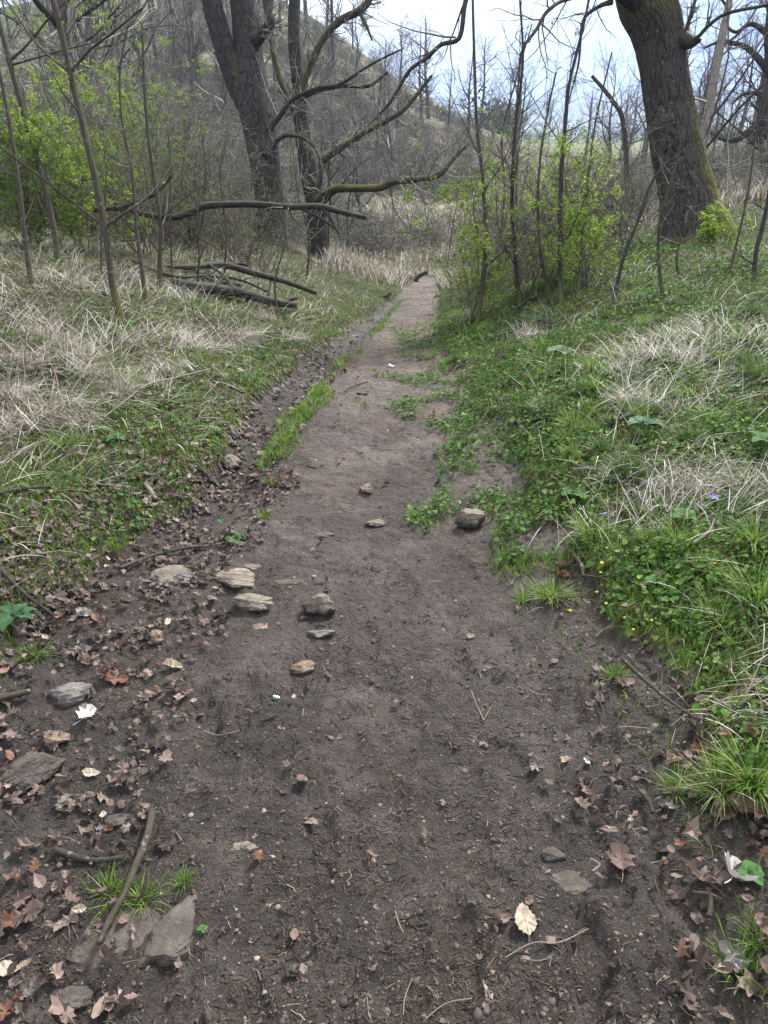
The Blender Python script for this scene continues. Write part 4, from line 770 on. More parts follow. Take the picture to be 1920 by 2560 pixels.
ST = [(587, 1452, 108, 62, 'stone_tan', 'large flat pale slab at the left edge of the track', .4, .55, None),
 (627, 1512, 96, 50, 'stone_tan', 'wedge-shaped tan stone just below the large pale slab', .25, .7, -.2),
 (802, 1526, 72, 58, 'stone_tan', 'chunky tan stone with a sharp top above the small grey slab', .25, .9, None),
 (803, 1588, 60, 26, 'stone_grey', 'small flat grey stone below the chunky tan stone', .3, .5, None),
 (654, 1566, 42, 22, 'stone_orange', 'small orange-tan stone half sunk below the wedge-shaped one', .55, .5, None),
 (757, 1672, 58, 34, 'stone_orange', 'ochre stone alone in the mud, corner raised', .4, .6, .3),
 (735, 1458, 96, 38, 'stone_muddy', 'mud-coloured stone barely showing right of the pale slab', .72, .5, None),
 (793, 1335, 86, 34, 'stone_muddy', 'brown buried stone on the left half of the track', .62, .6, None),
 (940, 1310, 46, 22, 'stone_tan', 'small pale stone in mid track beside the buried brown one', .4, .6, None),
 (918, 1227, 32, 30, 'stone_orange', 'round ochre stone highest in the middle of the track', .35, .7, None),
 (1178, 1318, 70, 44, 'stone_tan', 'rounded loose stone on the right of the track', .15, .9, .2),
 (1022, 1041, 36, 16, 'stone_tan', 'slender pale stone at the right rim of the far track', .35, .6, .4),
 (579, 1166, 42, 36, 'stone_tan', 'pale blocky stone in the leafy gully', .3, .8, None),
 (646, 1195, 42, 16, 'stone_orange', 'thin orange stone beside the grass strip foot', .4, .5, None),
 (545, 1234, 34, 20, 'stone_orange', 'low tan stone among leaves below the blocky gully stone', .5, .5, None),
 (179, 1746, 96, 58, 'stone_grey', 'grey boulder at the left, topmost of the three by the edge', .35, .7, None),
 (140, 1851, 64, 44, 'stone_orange', 'orange-brown stone under the grey left boulder', .35, .7, None),
 (87, 1935, 150, 90, 'stone_muddy', 'long slanting dark stone at the left edge of the photo', .35, .7, .9),
 (268, 2325, 215, 170, 'stone_muddy', 'broad flat rock in the mud beneath the leaning stick', .78, .3, .2),
 (430, 2345, 105, 190, 'stone_muddy', 'tall narrow grey rock right of the broad flat rock', .45, .6, -.45),
 (608, 2118, 56, 36, 'stone_tan', 'small yellowish stone level with the left sticks', .6, .5, None),
 (1425, 2218, 108, 76, 'stone_muddy', 'rounded buried rock in the lower right mud', .62, .6, None),
 (1378, 2142, 62, 40, 'stone_muddy', 'small angular stone above the rounded buried rock', .65, .5, None),
 (380, 1470, 90, 34, 'stone_grey', 'long grey stone among leaves left of the pale slab', .5, .6, None),
 (455, 1448, 52, 40, 'stone_grey', 'lumpy grey stone between leaf litter and pale slab', .4, .8, None),
 (628, 1418, 46, 18, 'stone_tan', 'thin pale stone touching the top of the slab', .5, .5, None),
 (700, 1062, 30, 18, 'stone_tan', 'pale stone beside the bright grass strip', .4, .6, None),
 (790, 970, 34, 16, 'stone_tan', 'flat pale stone where the strip meets the far gully', .4, .5, None),
 (733, 1026, 22, 14, 'stone_orange', 'little ochre stone in the gully near the strip top', .4, .6, None),
 (790, 1165, 34, 16, 'stone_muddy', 'small dull stone at the lower end of the grass strip', .6, .5, None),
 (185, 2498, 90, 56, 'stone_muddy', 'reddish rock barely above the mud at the lower left', .75, .4, None),
 (335, 1934, 84, 22, 'stone_muddy', 'narrow flat stone with mud around it on the left', .6, .5, None),
 (395, 1602, 34, 38, 'stone_orange', 'upright tan stone in the litter at the left', .35, 1.0, None),
 (300, 2050, 60, 36, 'stone_muddy', 'dull stone level with the top of the leaning stick', .65, .5, None),
 (155, 2005, 38, 50, 'stone_tan', 'pale stone leaning on the long slanting dark one', .4, .8, None),
 (1090, 1453, 46, 20, 'stone_muddy', 'faint buried stone right of centre on the track', .75, .5, None),
 (940, 1400 + 25, 22, 18, 'stone_muddy', 'tiny dull stone in the middle of the track', .5, .6, None),
 (905, 985, 26, 8, 'stone_muddy', 'dark flat sliver of stone on the far track', .3, .5, None),
 (540, 1686, 70, 30, 'stone_muddy', 'worn stone level with the mud left of the ochre one', .8, .5, None),
 (470, 1975, 50, 24, 'stone_muddy', 'worn reddish stone below the narrow flat one', .78, .5, None),
 (1250, 2070 + 30, 40, 14, 'stone_muddy', 'small dark stone left of the angular one', .7, .5, None)]
for i, s in enumerate(ST): stone(*s[:6], sink=s[6], flat=s[7], yaw=s[8], seed=100 + i)

gs = 0
while gs < 34:
    yy = 10 ** rng.uniform(.38, 1.0); xx = (XL(yy) + XM(yy)) / 2 + rng.normal(0, .14) - .03; d_ = yy * 1.05; q = (xx / d_ * FPX + 960)
    sc_ = rng.lognormal(-3.65, .4); vv_, ff_ = rock(500 + gs, 3); vv_ = vv_ * [sc_ * 1.3, sc_, sc_ * .6]
    o = mk('stone', vv_, ff_, ['stone_tan', 'stone_muddy', 'stone_grey', 'stone_muddy'][gs % 4], None, (xx, yy, float(H(np.array([xx]), np.array([yy]))[0]) - sc_ * .05), smooth=False, attrs={'rnd': np.full(len(vv_), .5)}); o.rotation_euler = (0, 0, rng.uniform(0, 6))
    tag(o, 'small stone bedded in the leafy gully beside the track', 'stone', 'small stones bedded in the gully'); gs += 1
# ------------------------------------------------------------------ sticks
def stick(rows, label, m='young_bark', name='stick', lift=.008, br=(), group=None, cat='stick', bend=.01):
    def ground(rows_):
        out = []
        for (px, py, w) in rows_: g, d = G(px, py); out.append([g[0], g[1], g[2] + lift + w / FPX * d / 2, w / FPX * d / 2 * (.75 if w < 6 else 1)])
        return np.array(out)
    c = ground(rows); 
    if len(rows) == 2: mid = c.mean(0); mid[:2] += rng.normal(0, bend, 2); c = np.array([c[0], mid, c[1]])
    loc = c[0, :3].copy(); w0 = c[:, 3].max()
    parts_ = [bark_tube('shaft', c, m, None, loc, k=14, n=60, ridge=w0 * .12, cells=6, lump=.3)[0]]
    if br:
        root = thing(name, loc, label, cat, group); parts_[0].parent = root
        for b in br: bark_tube('side_twig', ground(b), m, root, loc, k=8, n=24, ridge=w0 * .04, cells=4)
        return root
    o = parts_[0]; o.name = name; o.location = loc; return tag(o, label, cat, group)
stick([(386, 2052, 16), (372, 2120, 17), (345, 2190, 17), (315, 2265, 16), (282, 2320, 18), (256, 2392, 13)], 'long thick stick leaning over the broad flat rock', lift=.03)
stick([(138, 2136, 15), (190, 2152, 15), (240, 2160, 13), (308, 2158, 13)], 'short curved stick left of the long leaning one', lift=.01, m='dead_bark')
stick([(1550, 1675, 9), (1600, 1725, 9), (1665, 1780, 9), (1732, 1828, 7)], 'grey straight stick across the ivy at the right path edge', lift=.04)
stick([(1649, 2005, 9), (1700, 1990, 15), (1770, 1982, 14)], 'curved brown stick under the large right grass tuft', lift=.012)
stick([(1588, 1985, 8), (1627, 2048, 10)], 'short split twig standing out of the right mud', lift=.012, m='dead_bark')
stick([(1261, 2402, 4), (1330, 2370, 5), (1400, 2356, 5), (1466, 2344, 4)], 'pale forked twig below the beech leaf', br=[[(1370, 2364, 3), (1410, 2366, 3)], [(1440, 2349, 3), (1458, 2340, 2)]], m='pale_bark')
stick([(1300, 2400, 3), (1392, 2388, 3)], 'thin pale stalk just under the forked twig', m='pale_bark')
stick([(1177, 1739, 3), (1209, 1808, 4)], 'pale straight straw in the centre of the track', m='pale_bark', br=[[(1209, 1806, 3), (1228, 1772, 2)]])
stick([(1064, 2553, 4), (1178, 2516, 4)], 'pale straw at the bottom edge of the photo', m='pale_bark')
stick([(1008, 2545, 4), (1012, 2500, 4), (1030, 2460, 3)], 'thin curved straw near the bottom centre', m='pale_bark')
stick([(988, 2282, 4), (1008, 2345, 4)], 'short pale straw left of the beech leaf', m='pale_bark')
stick([(301, 1433, 9), (380, 1402, 8), (444, 1386, 8), (500, 1376, 6), (556, 1371, 4)], 'lichen-yellow twig lying over the leaf litter', m='moss_limb', lift=.015)
stick([(0, 1437, 9), (60, 1500, 9), (140, 1562, 7)], 'dark bare stem crossing the left bank edge', m='dead_bark', lift=.03)
stick([(363, 1220, 8), (378, 1240, 11), (391, 1260, 8)], 'short bleached chip of wood in the left grass', m='pale_bark', lift=.015)
stick([(262, 1070, 5), (320, 1025, 5), (370, 985, 5), (450, 965, 6), (528, 943, 5)], 'long pale dead stem across the straw of the left bank', m='pale_bark', lift=.05)
stick([(80, 1088, 6), (150, 1100, 7), (180, 1112, 5)], 'bleached stick beside the straw on the left bank', m='pale_bark', lift=.03)
stick([(0, 1248, 8), (60, 1238, 9), (130, 1230, 8)], 'mossy stick at the left edge among green leaves', m='moss_limb', lift=.02)
stick([(0, 1765, 16), (40, 1755, 15), (80, 1742, 12)], 'stub of stick poking in beside the grey left boulder', lift=.015)
stick([(1545, 1065, 6), (1590, 1040, 7), (1640, 1010, 4)], 'grey bent twig in the middle of the right bank', m='pale_bark', lift=.03)
stick([(1725, 1390, 6), (1765, 1360, 6), (1778, 1330, 5)], 'grey curved twig in the large right grass clump', m='pale_bark', lift=.05)
stick([(1430, 1405, 8), (1450, 1435, 9), (1455, 1460, 7)], 'brown forked twig behind the curled rust leaf', m='young_bark', lift=.03, br=[[(1452, 1458, 6), (1500, 1462, 6), (1565, 1445, 4)]])
stick([(1762, 2240, 10), (1768, 2275, 10), (1765, 2318, 11)], 'upright pale stick in the lower right corner', m='young_bark', lift=.02, br=[[(1725, 2255, 8), (1765, 2262, 9), (1800, 2262, 7)]])
stick([(1630, 2205, 5), (1650, 2260, 5), (1668, 2300, 4)], 'thin bent stalk right of the rounded buried rock', m='young_bark', lift=.02)
stick([(1467, 2185, 5), (1473, 2218, 6)], 'tiny pale stick end on the rounded buried rock', m='pale_bark', lift=.05)
stick([(510, 1838, 3), (600, 1836, 3)], 'straight pale straw in the mud at left centre', m='pale_bark')
stick([(770, 1735, 6), (788, 1698, 5)], 'short dark twig right of the ochre stone', m='dead_bark')
stick([(650, 1810, 5), (690, 1795, 5)], 'short brown twig under the white-edged leaf', m='young_bark')
stick([(780, 2375, 7), (788, 2345, 8)], 'little stub of twig at the lower centre left', m='young_bark')
stick([(720, 2450, 9), (745, 2442, 9)], 'dark stub of twig near the bottom', m='dead_bark')
stick([(515, 2530, 10), (525, 2560, 10)], 'short stick cut by the bottom edge', m='young_bark')
stick([(860, 985, 0.1 + 4), (920, 962, 4)], 'thin dark twig pointing at the white paper', m='dead_bark')
stick([(1545, 1832, 4), (1625, 1831, 4)], 'level pale straw at the right path edge', m='pale_bark', lift=.012)
stick([(1495, 1760, 4), (1506, 1800, 5), (1488, 1848, 4)], 'curved brown twig right of centre on the track', m='young_bark')
for k in range(60):
    px, py = rng.uniform(150, 1650), rng.uniform(1350, 2540); g, d = G(px, py)
    if path_mask(g[0], g[1]) < .5: continue
    a = rng.uniform(0, 6.28); l = rng.uniform(18, 45) * 1.8 / d
    stick([(px, py, 3.4), (px + l * cos(a) * 1.3, py + l * sin(a) * .8, 2.6)], 'fine loose twig strewn on the mud of the track', m=['young_bark', 'pale_bark', 'dead_bark'][k % 3], group='fine twigs strewn on the track', name='twig', cat='twig', lift=.001, bend=.006)

# ------------------------------------------------------------------ single leaves
def one_leaf(g, size, kind, m, label, yaw=0, tilt=.2, curl=.3, fold=.25, group=None, wide=1.0, seed=None):
    o = LEAF[kind]; n = 44; q = spline(np.vstack([o, o[:1]]), n)[:-1]
    t = np.arange(n - 1); 
    if kind == 'oval': q = q * (1 + .045 * np.sign(np.sin(t * 2.6)))[:, None]
    rings = [q * s * [1, wide] for s in (1, .7, .38)]; V0 = np.vstack(rings + [[[0, 0]]]); K = n - 1
    r2 = np.random.default_rng(seed if seed is not None else rng.integers(1e6))
    x_, y_ = V0[:, 0], V0[:, 1]; z_ = curl * x_ ** 2 + fold * np.abs(y_) + .10 * perlin(x_ * 3 + r2.uniform(0, 90), y_ * 3) + .03 * np.sin(x_ * 26 + np.abs(y_) * 20)
    v = np.stack([x_, y_, z_], 1) * size; i = np.arange(K); j = (i + 1) % K
    F4 = np.vstack([np.stack([i + a * K, j + a * K, j + (a + 1) * K, i + (a + 1) * K], 1) for a in (0, 1)]); F3 = np.stack([i + 2 * K, j + 2 * K, np.full(K, 3 * K)], 1)
    v[:, 2] += size * .10
    nr = hnorm(np.array([g[0]]), np.array([g[1]]))[0]
    root = thing('fallen_leaf', (g[0], g[1], g[2] + .004), label, 'leaf', group); root.rotation_euler = (-nr[1] + tilt * .3, nr[0] + tilt, yaw)
    mk('leaf_blade', v, [F4, F3], m, root, smooth=True, attrs={'rnd': np.full(len(v), .5)})
    c = np.array([[-.75, .05, .02, .012], [-.5, 0, .10, .014], [0, 0, .03 + .10, .010], [.45, 0, curl * .2 + .10, .004]]) * size
    tube_obj('leaf_stalk', *as_arr(c, 10), 5, 'leaf_rib' if m != 'leaf_pale' else m, root)
    return root
def pl_leaf(px, py, wpx, kind, m, label, **k):
    if m == 'leaf_rust': wpx *= .68
    g, d = G(px, py); return one_leaf(g, wpx / FPX * d, kind, m, label, **k)
pl_leaf(1310, 2312, 78, 'oval', 'leaf_beech', 'pale cream toothed beech leaf lying on bare mud', yaw=1.65, tilt=.1, curl=.1, fold=.12, wide=1.25, seed=1)
pl_leaf(1240, 2310, 60, 'oval', 'leaf_pink', 'curled tan leaf left of the pale beech leaf', yaw=.3, tilt=.5, curl=1.2, fold=.8, seed=2)
pl_leaf(1322, 2254, 34, 'oval', 'leaf_brown', 'small red-brown leaf above the pale beech leaf', yaw=.8, seed=3)
pl_leaf(1550, 2160, 86, 'lobed', 'leaf_brown', 'upright brown leaf standing out in the lower right mud', yaw=1.4, tilt=.4, curl=.5, fold=.5, seed=4)
pl_leaf(1664, 2158, 34, 'oval', 'leaf_rust', 'small chestnut leaf right of the upright brown one', yaw=.5, seed=5)
pl_leaf(1822, 2205, 110, 'lobed', 'leaf_pale', 'twisted white dry leaf at the right edge', yaw=.9, tilt=.9, curl=1.0, fold=.7, seed=6)
pl_leaf(1750, 2205, 80, 'lobed', 'leaf_brown', 'crumpled brown leaf touching the white dry leaf', yaw=2.5, tilt=.4, curl=.9, fold=.7, seed=7)
pl_leaf(1825, 2410, 80, 'lobed', 'leaf_dusky', 'dusky grey lobed leaf near the lower right corner', yaw=2.1, seed=8)
pl_leaf(1880, 2475, 90, 'lobed', 'leaf_pink', 'tan lobed leaf lowest at the right edge', yaw=.1, seed=9)
pl_leaf(1562, 1712, 46, 'lobed', 'leaf_pink', 'pinkish leaf beside the grey straight stick', yaw=.2, seed=10)
pl_leaf(1395, 1448, 70, 'lobed', 'leaf_rust', 'curled rust-red leaf in a hollow of the right bank', yaw=.6, tilt=.7, curl=1.2, fold=.8, seed=11)
pl_leaf(1405, 1425, 50, 'lobed', 'leaf_pink', 'pink-brown leaf resting above the curled rust-red one', yaw=1.6, tilt=.8, curl=.9, fold=.6, seed=12)
pl_leaf(750, 1965, 52, 'oval', 'leaf_pink', 'folded pinkish leaf on the open mud at centre left', yaw=1.1, tilt=.4, fold=.7, curl=.6, seed=13)
pl_leaf(772, 2062, 52, 'oval', 'leaf_pink', 'arched tan leaf with long stalk on the open mud', yaw=3.0, tilt=.1, fold=.1, curl=-.9, seed=14)
pl_leaf(724, 1920, 32, 'lobed', 'leaf_brown', 'small crinkled leaf left above the folded pinkish one', yaw=.4, fold=.6, seed=15)
pl_leaf(735, 2345, 40, 'oval', 'leaf_pink', 'small pinkish leaf at the lower centre left', yaw=1.5, fold=.6, seed=16)
pl_leaf(228, 1940, 44, 'oval', 'leaf_beech', 'cream leaf shining beside the long slanting stone', yaw=.1, fold=.2, seed=17)
pl_leaf(232, 2045, 44, 'lobed', 'leaf_pink', 'tan upright leaf above the short curved stick', yaw=1.8, tilt=.5, fold=.8, seed=18)
pl_leaf(365, 1750, 46, 'lobed', 'leaf_pink', 'pointed tan leaf right of the grey left boulder', yaw=1.3, fold=.5, seed=19)
pl_leaf(285, 1705, 90, 'lobed', 'leaf_rust', 'large glossy chestnut leaf behind the grey left boulder', yaw=.2, tilt=.3, curl=.7, seed=20)
pl_leaf(430, 1672, 50, 'oval', 'leaf_beech', 'folded pale leaf pointing right in the litter edge', yaw=.2, fold=.9, tilt=.3, seed=21)
pl_leaf(215, 1800, 54, 'lobed', 'leaf_pale', 'white crumpled leaf below the grey left boulder', yaw=1.2, fold=.8, curl=.9, seed=22)
pl_leaf(30, 2315, 90, 'lobed', 'leaf_rust', 'bright brown leaf at the left edge beside the flat rock', yaw=.4, tilt=.4, fold=.7, curl=.8, seed=23)
pl_leaf(15, 2540, 80, 'lobed', 'leaf_rust', 'russet leaf in the bottom left corner', yaw=1.0, fold=.6, seed=24)
pl_leaf(15, 2432, 70, 'oval', 'leaf_beech', 'cream leaf on the left edge below the bright brown one', yaw=.2, seed=25)
pl_leaf(155, 2320, 50, 'oval', 'leaf_pink', 'tan leaf left of the broad flat rock', yaw=1.2, fold=.5, seed=26)
pl_leaf(1340, 1918, 40, 'lobed', 'leaf_dusky', 'dull grey leaf right of centre on the track', yaw=.1, fold=.3, seed=27)
pl_leaf(1450, 2030, 44, 'lobed', 'leaf_pink', 'pink curled leaf above the angular stone', yaw=2.0, fold=.8, seed=28)
pl_leaf(1455, 1978, 46, 'lobed', 'leaf_pink', 'pink leaf with white stalks in the right of the track', yaw=1.7, fold=.6, seed=29)
pl_leaf(1465, 1912, 22, 'oval', 'leaf_pale', 'tiny white leaf in the right of the track', yaw=2.1, seed=30)
pl_leaf(1410, 1905, 28, 'lobed', 'leaf_beech', 'cream scrap of leaf left of the tiny white one', yaw=.7, fold=.8, seed=31)
pl_leaf(1385, 1660, 0 + 30, 'oval', 'leaf_brown', 'reddish leaf at the right rim of the track', yaw=.7, seed=32)
pl_leaf(1175, 1595, 26, 'lobed', 'leaf_pink', 'small pale leaf lying alone in the middle of the track', yaw=.5, seed=33)
pl_leaf(760, 1500 + 50, 34, 'oval', 'leaf_rust', 'orange leaf tucked by the chunky tan stone', yaw=.9, fold=.5, seed=34)
pl_leaf(210, 1537, 44, 'oval', 'leaf_dusky', 'round slate-grey leaf on the left bank edge', yaw=.1, fold=.05, wide=1.4, seed=35)
pl_leaf(208, 1628, 44, 'oval', 'leaf_dusky', 'dark shiny leaf above the chestnut one', yaw=.3, wide=1.2, seed=36)
pl_leaf(1880, 2040, 130, 'lobed', 'leaf_brown', 'broad brown leaf below the large right grass tuft', yaw=2.8, tilt=.3, seed=37)
pl_leaf(1815, 2035, 80, 'oval', 'leaf_brown', 'brown leaf left of the broad one under the grass tuft', yaw=.8, fold=.5, seed=38)
pl_leaf(1740, 1885, 80, 'lobed', 'leaf_rust', 'rusty leaf above the large right grass tuft', yaw=.3, tilt=.4, curl=.8, fold=.6, seed=39)
pl_leaf(1880, 1850, 90, 'lobed', 'leaf_rust', 'rusty curled leaf at the right edge above the grass tuft', yaw=1.4, tilt=.4, curl=.8, fold=.6, seed=40)
pl_leaf(1740, 1882 - 80, 50, 'oval', 'leaf_pink', 'pink-brown leaf in the ivy at the right', yaw=1, seed=41)
pl_leaf(345, 1285, 56, 'oval', 'leaf_rust', 'bright rust leaf curled in the left bank grass', yaw=.4, tilt=.6, curl=1.0, fold=.6, seed=42)
pl_leaf(415, 1150, 50, 'oval', 'leaf_rust', 'orange-brown leaf upright in the left verge', yaw=2.2, tilt=.7, fold=.7, seed=43)
pl_leaf(978, 918, 16, 'scrap', 'paper', 'small white scrap of paper on the far track', yaw=.2, wide=1.6, seed=44)['category'] = 'litter'
MS = ['leaf_brown', 'leaf_pink', 'leaf_rust', 'leaf_beech', 'leaf_brown', 'leaf_pink', 'leaf_dusky', 'leaf_pink']
pr_leaf = [one_leaf((0, 0, -50), 1, ['lobed', 'oval'][i % 2], MS[i], 'x', curl=.3 + .1 * i, fold=.2 + .07 * i, seed=200 + i) for i in range(8)]
cnt = 0; usedl = set()
while cnt < 80:
    px, py = rng.uniform(0, 1920), rng.uniform(1150, 2555); g, d = G(px, py); xx, yy = g[0], g[1]
    left = xx < np.interp(yy, [.6, 2, 3.3, 4.2, 6], [-.5, -.6, -.45, -.45, -.25])
    if not left and not (dr(np.array([xx]), np.array([yy]))[0] > -.3 and rng.random() < .35): continue
    i = int(rng.integers(8)); o = pr_leaf[i] if i not in usedl else copy_tree(pr_leaf[i]); usedl.add(i); s = rng.uniform(.022, .042)
    o.location = (xx, yy, g[2] + .006 + (.012 if left else .03)); o.scale = (s, s, s); o.rotation_euler = (rng.normal(0, .3), rng.normal(0, .3), rng.uniform(0, 6.28))
    if left: tag(o, 'dry brown leaf in the litter of the left side', 'leaf', 'dead leaves of the left litter')
    else: tag(o, 'dry brown leaf scattered along the right side', 'leaf', 'dead leaves scattered along the right bank')
    cnt += 1
for i in range(8):
    if i not in usedl:
        for c in list(pr_leaf[i].children): bpy.data.objects.remove(c)
        bpy.data.objects.remove(pr_leaf[i])

# bottle-cap-like green and white bit in the mud
g, d = G(690, 1750); cap = thing('bottle_cap', g + [0, 0, .004], 'green and white bottle cap tilted in the mud', 'bottle cap')
n = 40; a = np.arange(n) * 2 * pi / n; rr_ = .0125 * (1 + .04 * np.cos(a * 20))
def ring(r, z): return np.stack([r * np.cos(a), r * np.sin(a), np.full(n, z)], 1)
v = np.vstack([ring(rr_ * 1.05, 0), ring(rr_, .005), ring(rr_ * .9, .0075), ring(rr_ * .3, .0078)]); i = np.arange(n); j = (i + 1) % n
mk('crimped_rim', v[:3 * n], np.vstack([np.stack([i + q * n, j + q * n, j + (q + 1) * n, i + (q + 1) * n], 1) for q in (0, 1)]), 'cap_green', cap)
mk('cap_top', np.vstack([ring(rr_ * .9, .0076), ring(rr_ * .4, .008), [[0, 0, .008]]]), [np.stack([i, j, j + n, i + n], 1), np.stack([i + n, j + n, np.full(n, 2 * n)], 1)], 'paper', cap)
cap.rotation_euler = (-.5, .35, 0)

# ------------------------------------------------------------------ tussocks
def tussock_mesh(n, h, lean, m, seed, dry=0):
    global rng; keep = rng; rng = np.random.default_rng(seed); r = np.abs(rng.normal(0, .22, n)) * h; a = rng.uniform(0, 6.28, n)
    pos = np.stack([r * np.cos(a), r * np.sin(a), np.full(n, -.01)], 1); yaw = a + rng.normal(0, .5, n)
    V_, F_, r_ = blades(pos, h * rng.uniform(.5, 1.15, n), rng.uniform(.0028, .006, n) * (.5 + h * 2.5), rng.uniform(.0, lean, n), rng.uniform(.2, 1.5, n), 5, np.clip(rng.normal(.5, .25, n), 0, .94), yaw)
    if m == 'grass_dry':
        n = 330; pos = np.stack([rng.normal(0, .3, n) * h, rng.normal(0, .3, n) * h, rng.uniform(-.01, .05, n)], 1)
        V_, F_, r_ = blades(pos, h * rng.uniform(.35, 1.1, n), rng.uniform(.002, .0045, n) * 1.2, rng.uniform(.5, 1.6, n), rng.uniform(-.3, 1.0, n), 5, np.clip(rng.normal(.55, .3, n), 0, 1), rng.normal(0, 1.1, n))
    root = bpy.data.objects.new('grass_tussock', None); C.objects.link(root); mk('blades', V_, F_, m, root, attrs={'rnd': r_})
    if dry:
        V_, F_, r_ = blades(pos[:n // dry] * [1.5, 1.5, 1], h * rng.uniform(.5, 1.1, n // dry), rng.uniform(.002, .004, n // dry), rng.uniform(.4, 1.2, n // dry), rng.uniform(.4, 1.4, n // dry), 4, rng.random(n // dry))
        mk('dead_blades', V_, F_, 'grass_dry', root, attrs={'rnd': r_})
    rng = keep; return root
TP = [tussock_mesh(230, .16, .8, 'grass_green', 21, 5), tussock_mesh(330, .14, .55, 'grass_dark', 22, 6), tussock_mesh(420, .30, 1.5, 'grass_dry', 23), tussock_mesh(110, .10, .9, 'grass_green', 24)]
ut = set()
def tussock(px, py, s, k, label, group=None):
    g, d = G(px, py); o = TP[k] if k not in ut else copy_tree(TP[k]); ut.add(k)
    o.location = g; s *= 1 if k == 2 else .82; o.scale = (s * rng.uniform(.9, 1.2), s, s * rng.uniform(.75, 1)); o.rotation_euler = (rng.normal(0, .12), rng.normal(0, .12), rng.uniform(0, 6.28)); tag(o, label, 'grass tussock', group)
tussock(1562, 1190, 1.3, 1, 'dark green spiky tussock in the middle of the right bank')
tussock(1800, 1975, .95, 0, 'large bright grass tuft spilling over the lower right mud')
tussock(1880, 1960, 1.05, 0, 'broad-bladed grass tuft at the right edge over brown leaves')
tussock(1690, 1980, .55, 0, 'smaller grass tuft left of the large lower right one')
tussock(1770, 1060, 1.1, 0, 'bright tussock under the upper dry mound')
tussock(1880, 950, 1.4, 1, 'dark drooping tussock at the upper right edge')
tussock(1730, 1000, 1.0, 0, 'yellow-green tussock in the dry straw of the right bank')
tussock(1370, 1040, 1.4, 1, 'soft green tussock at the rim of the worn ground')
tussock(1890, 1360, 1.3, 0, 'tall green tussock halfway down the right edge')
tussock(1850, 1240, 1.2, 1, 'dark green tussock behind the violets')
tussock(1710, 1365, 1.25, 0, 'arching tussock in the centre of the right bank')
tussock(1480, 1345, 1.1, 0, 'loose green tussock nearest the rounded loose stone')
tussock(1890, 1500, 1.3, 0, 'lush tussock low on the right edge')
tussock(1800, 1560, 1.1, 0, 'lush tussock left of the lowest right edge one')
tussock(1400, 1265, .9, 3, 'small tuft on the right rim near the broad leaved seedling')
tussock(1900, 2350, 1.0, 3, 'sparse tuft in the bottom right corner')
tussock(1850, 2440, .9, 3, 'sparse tuft left of the bottom right corner one')
tussock(270, 2235, 1.0, 3, 'small tuft sprouting above the broad flat rock, left')
tussock(350, 2245, .9, 3, 'small tuft sprouting above the broad flat rock, right')
tussock(460, 2205, .5, 3, 'tiny yellowish tuft above the tall narrow rock')
tussock(1250, 1335, .8, 3, 'flat grass tuft touching the rounded loose stone')
tussock(1310, 1500, 1.0, 3, 'grass tuft jutting into the track on the right')
tussock(1380, 1495, .9, 0, 'grass tuft behind the one jutting into the track')
tussock(1178, 1180, .9, 3, 'lone tuft on the worn ground right of the track')
tussock(660, 1295, .8, 3, 'lone tuft at the left rim of the track')
tussock(680, 1210, 1.0, 3, 'tuft at the near end of the grass strip')
tussock(1540, 1690, .8, 3, 'tuft under the grey straight stick')
tussock(325, 965, 1.0, 0, 'bright green sprout in the straw of the left bank')
tussock(485, 1010, 1.0, 1, 'round green tuft on the left verge')
tussock(160, 1120, 1.0, 0, 'green tuft at the foot of the left straw')
tussock(300, 1050, .7, 1, 'small dark tuft beside the long pale dead stem')
tussock(90, 1640, 1.0, 3, 'fresh tuft at the left edge above the grey boulder')
for (px, py, s, lab) in [(1640, 900, 1.15, 'largest pale dry mound on the right bank'), (1560, 935, .9, 'pale dry mound left of the largest one'), (1720, 905, .9, 'pale dry mound right of the largest one'), (1340, 850, 1.1, 'dry tuft at the foot of the thicket'), (1700, 1240, 1.0, 'flattened dry tuft in mid right bank'),
                        (60, 930, 1.5, 'dry tussock at the left edge of the straw'), (200, 900, 1.3, 'dry tussock in front of the nearest left sapling'), (590, 850, 1.3, 'dry tussock nearest the left verge'), (420, 930, 1.2, 'dry tussock in the middle of the left straw'), (720, 850, .9, 'small dry tussock on the left verge'), (480, 870, 1.2, 'dry tussock under the fallen boughs'), (100, 1050, 1.1, 'dry tussock lowest in the left straw'), (1880, 1230, .9, 'dry tuft at the right edge behind the violets'), (1590, 1010, .9, 'dry tuft below the largest mound')]:
    tussock(px, py, s * .68, 2, lab)
for k in range(60):
    px, py = rng.uniform(1150, 1920), rng.uniform(760, 1150); g, d = G(px, py)
    if dr(g[:1], g[1:2])[0] < .2: continue
    tussock(px, py, rng.uniform(.6, 1.1), int(rng.choice([0, 1, 0])), 'ordinary green tuft on the upper right bank', 'green tufts of the upper right bank')
for k in range(22):
    px, py = rng.uniform(0, 700), rng.uniform(780, 1080); g, d = G(px, py)
    if dl(g[:1], g[1:2])[0] < .5: continue
    tussock(px, py, rng.uniform(.45, .8), 2, 'ordinary dry tussock of the left straw', 'dry tussocks of the left bank')
for k in range(26):
    px, py = rng.uniform(1480, 1920), rng.uniform(1150, 1750); g, d = G(px, py)
    if dr(g[:1], g[1:2])[0] < .2: continue
    tussock(px, py, rng.uniform(.5, .9), int(rng.choice([0, 3])), 'ordinary green tuft on the near right bank', 'green tufts of the near right bank')

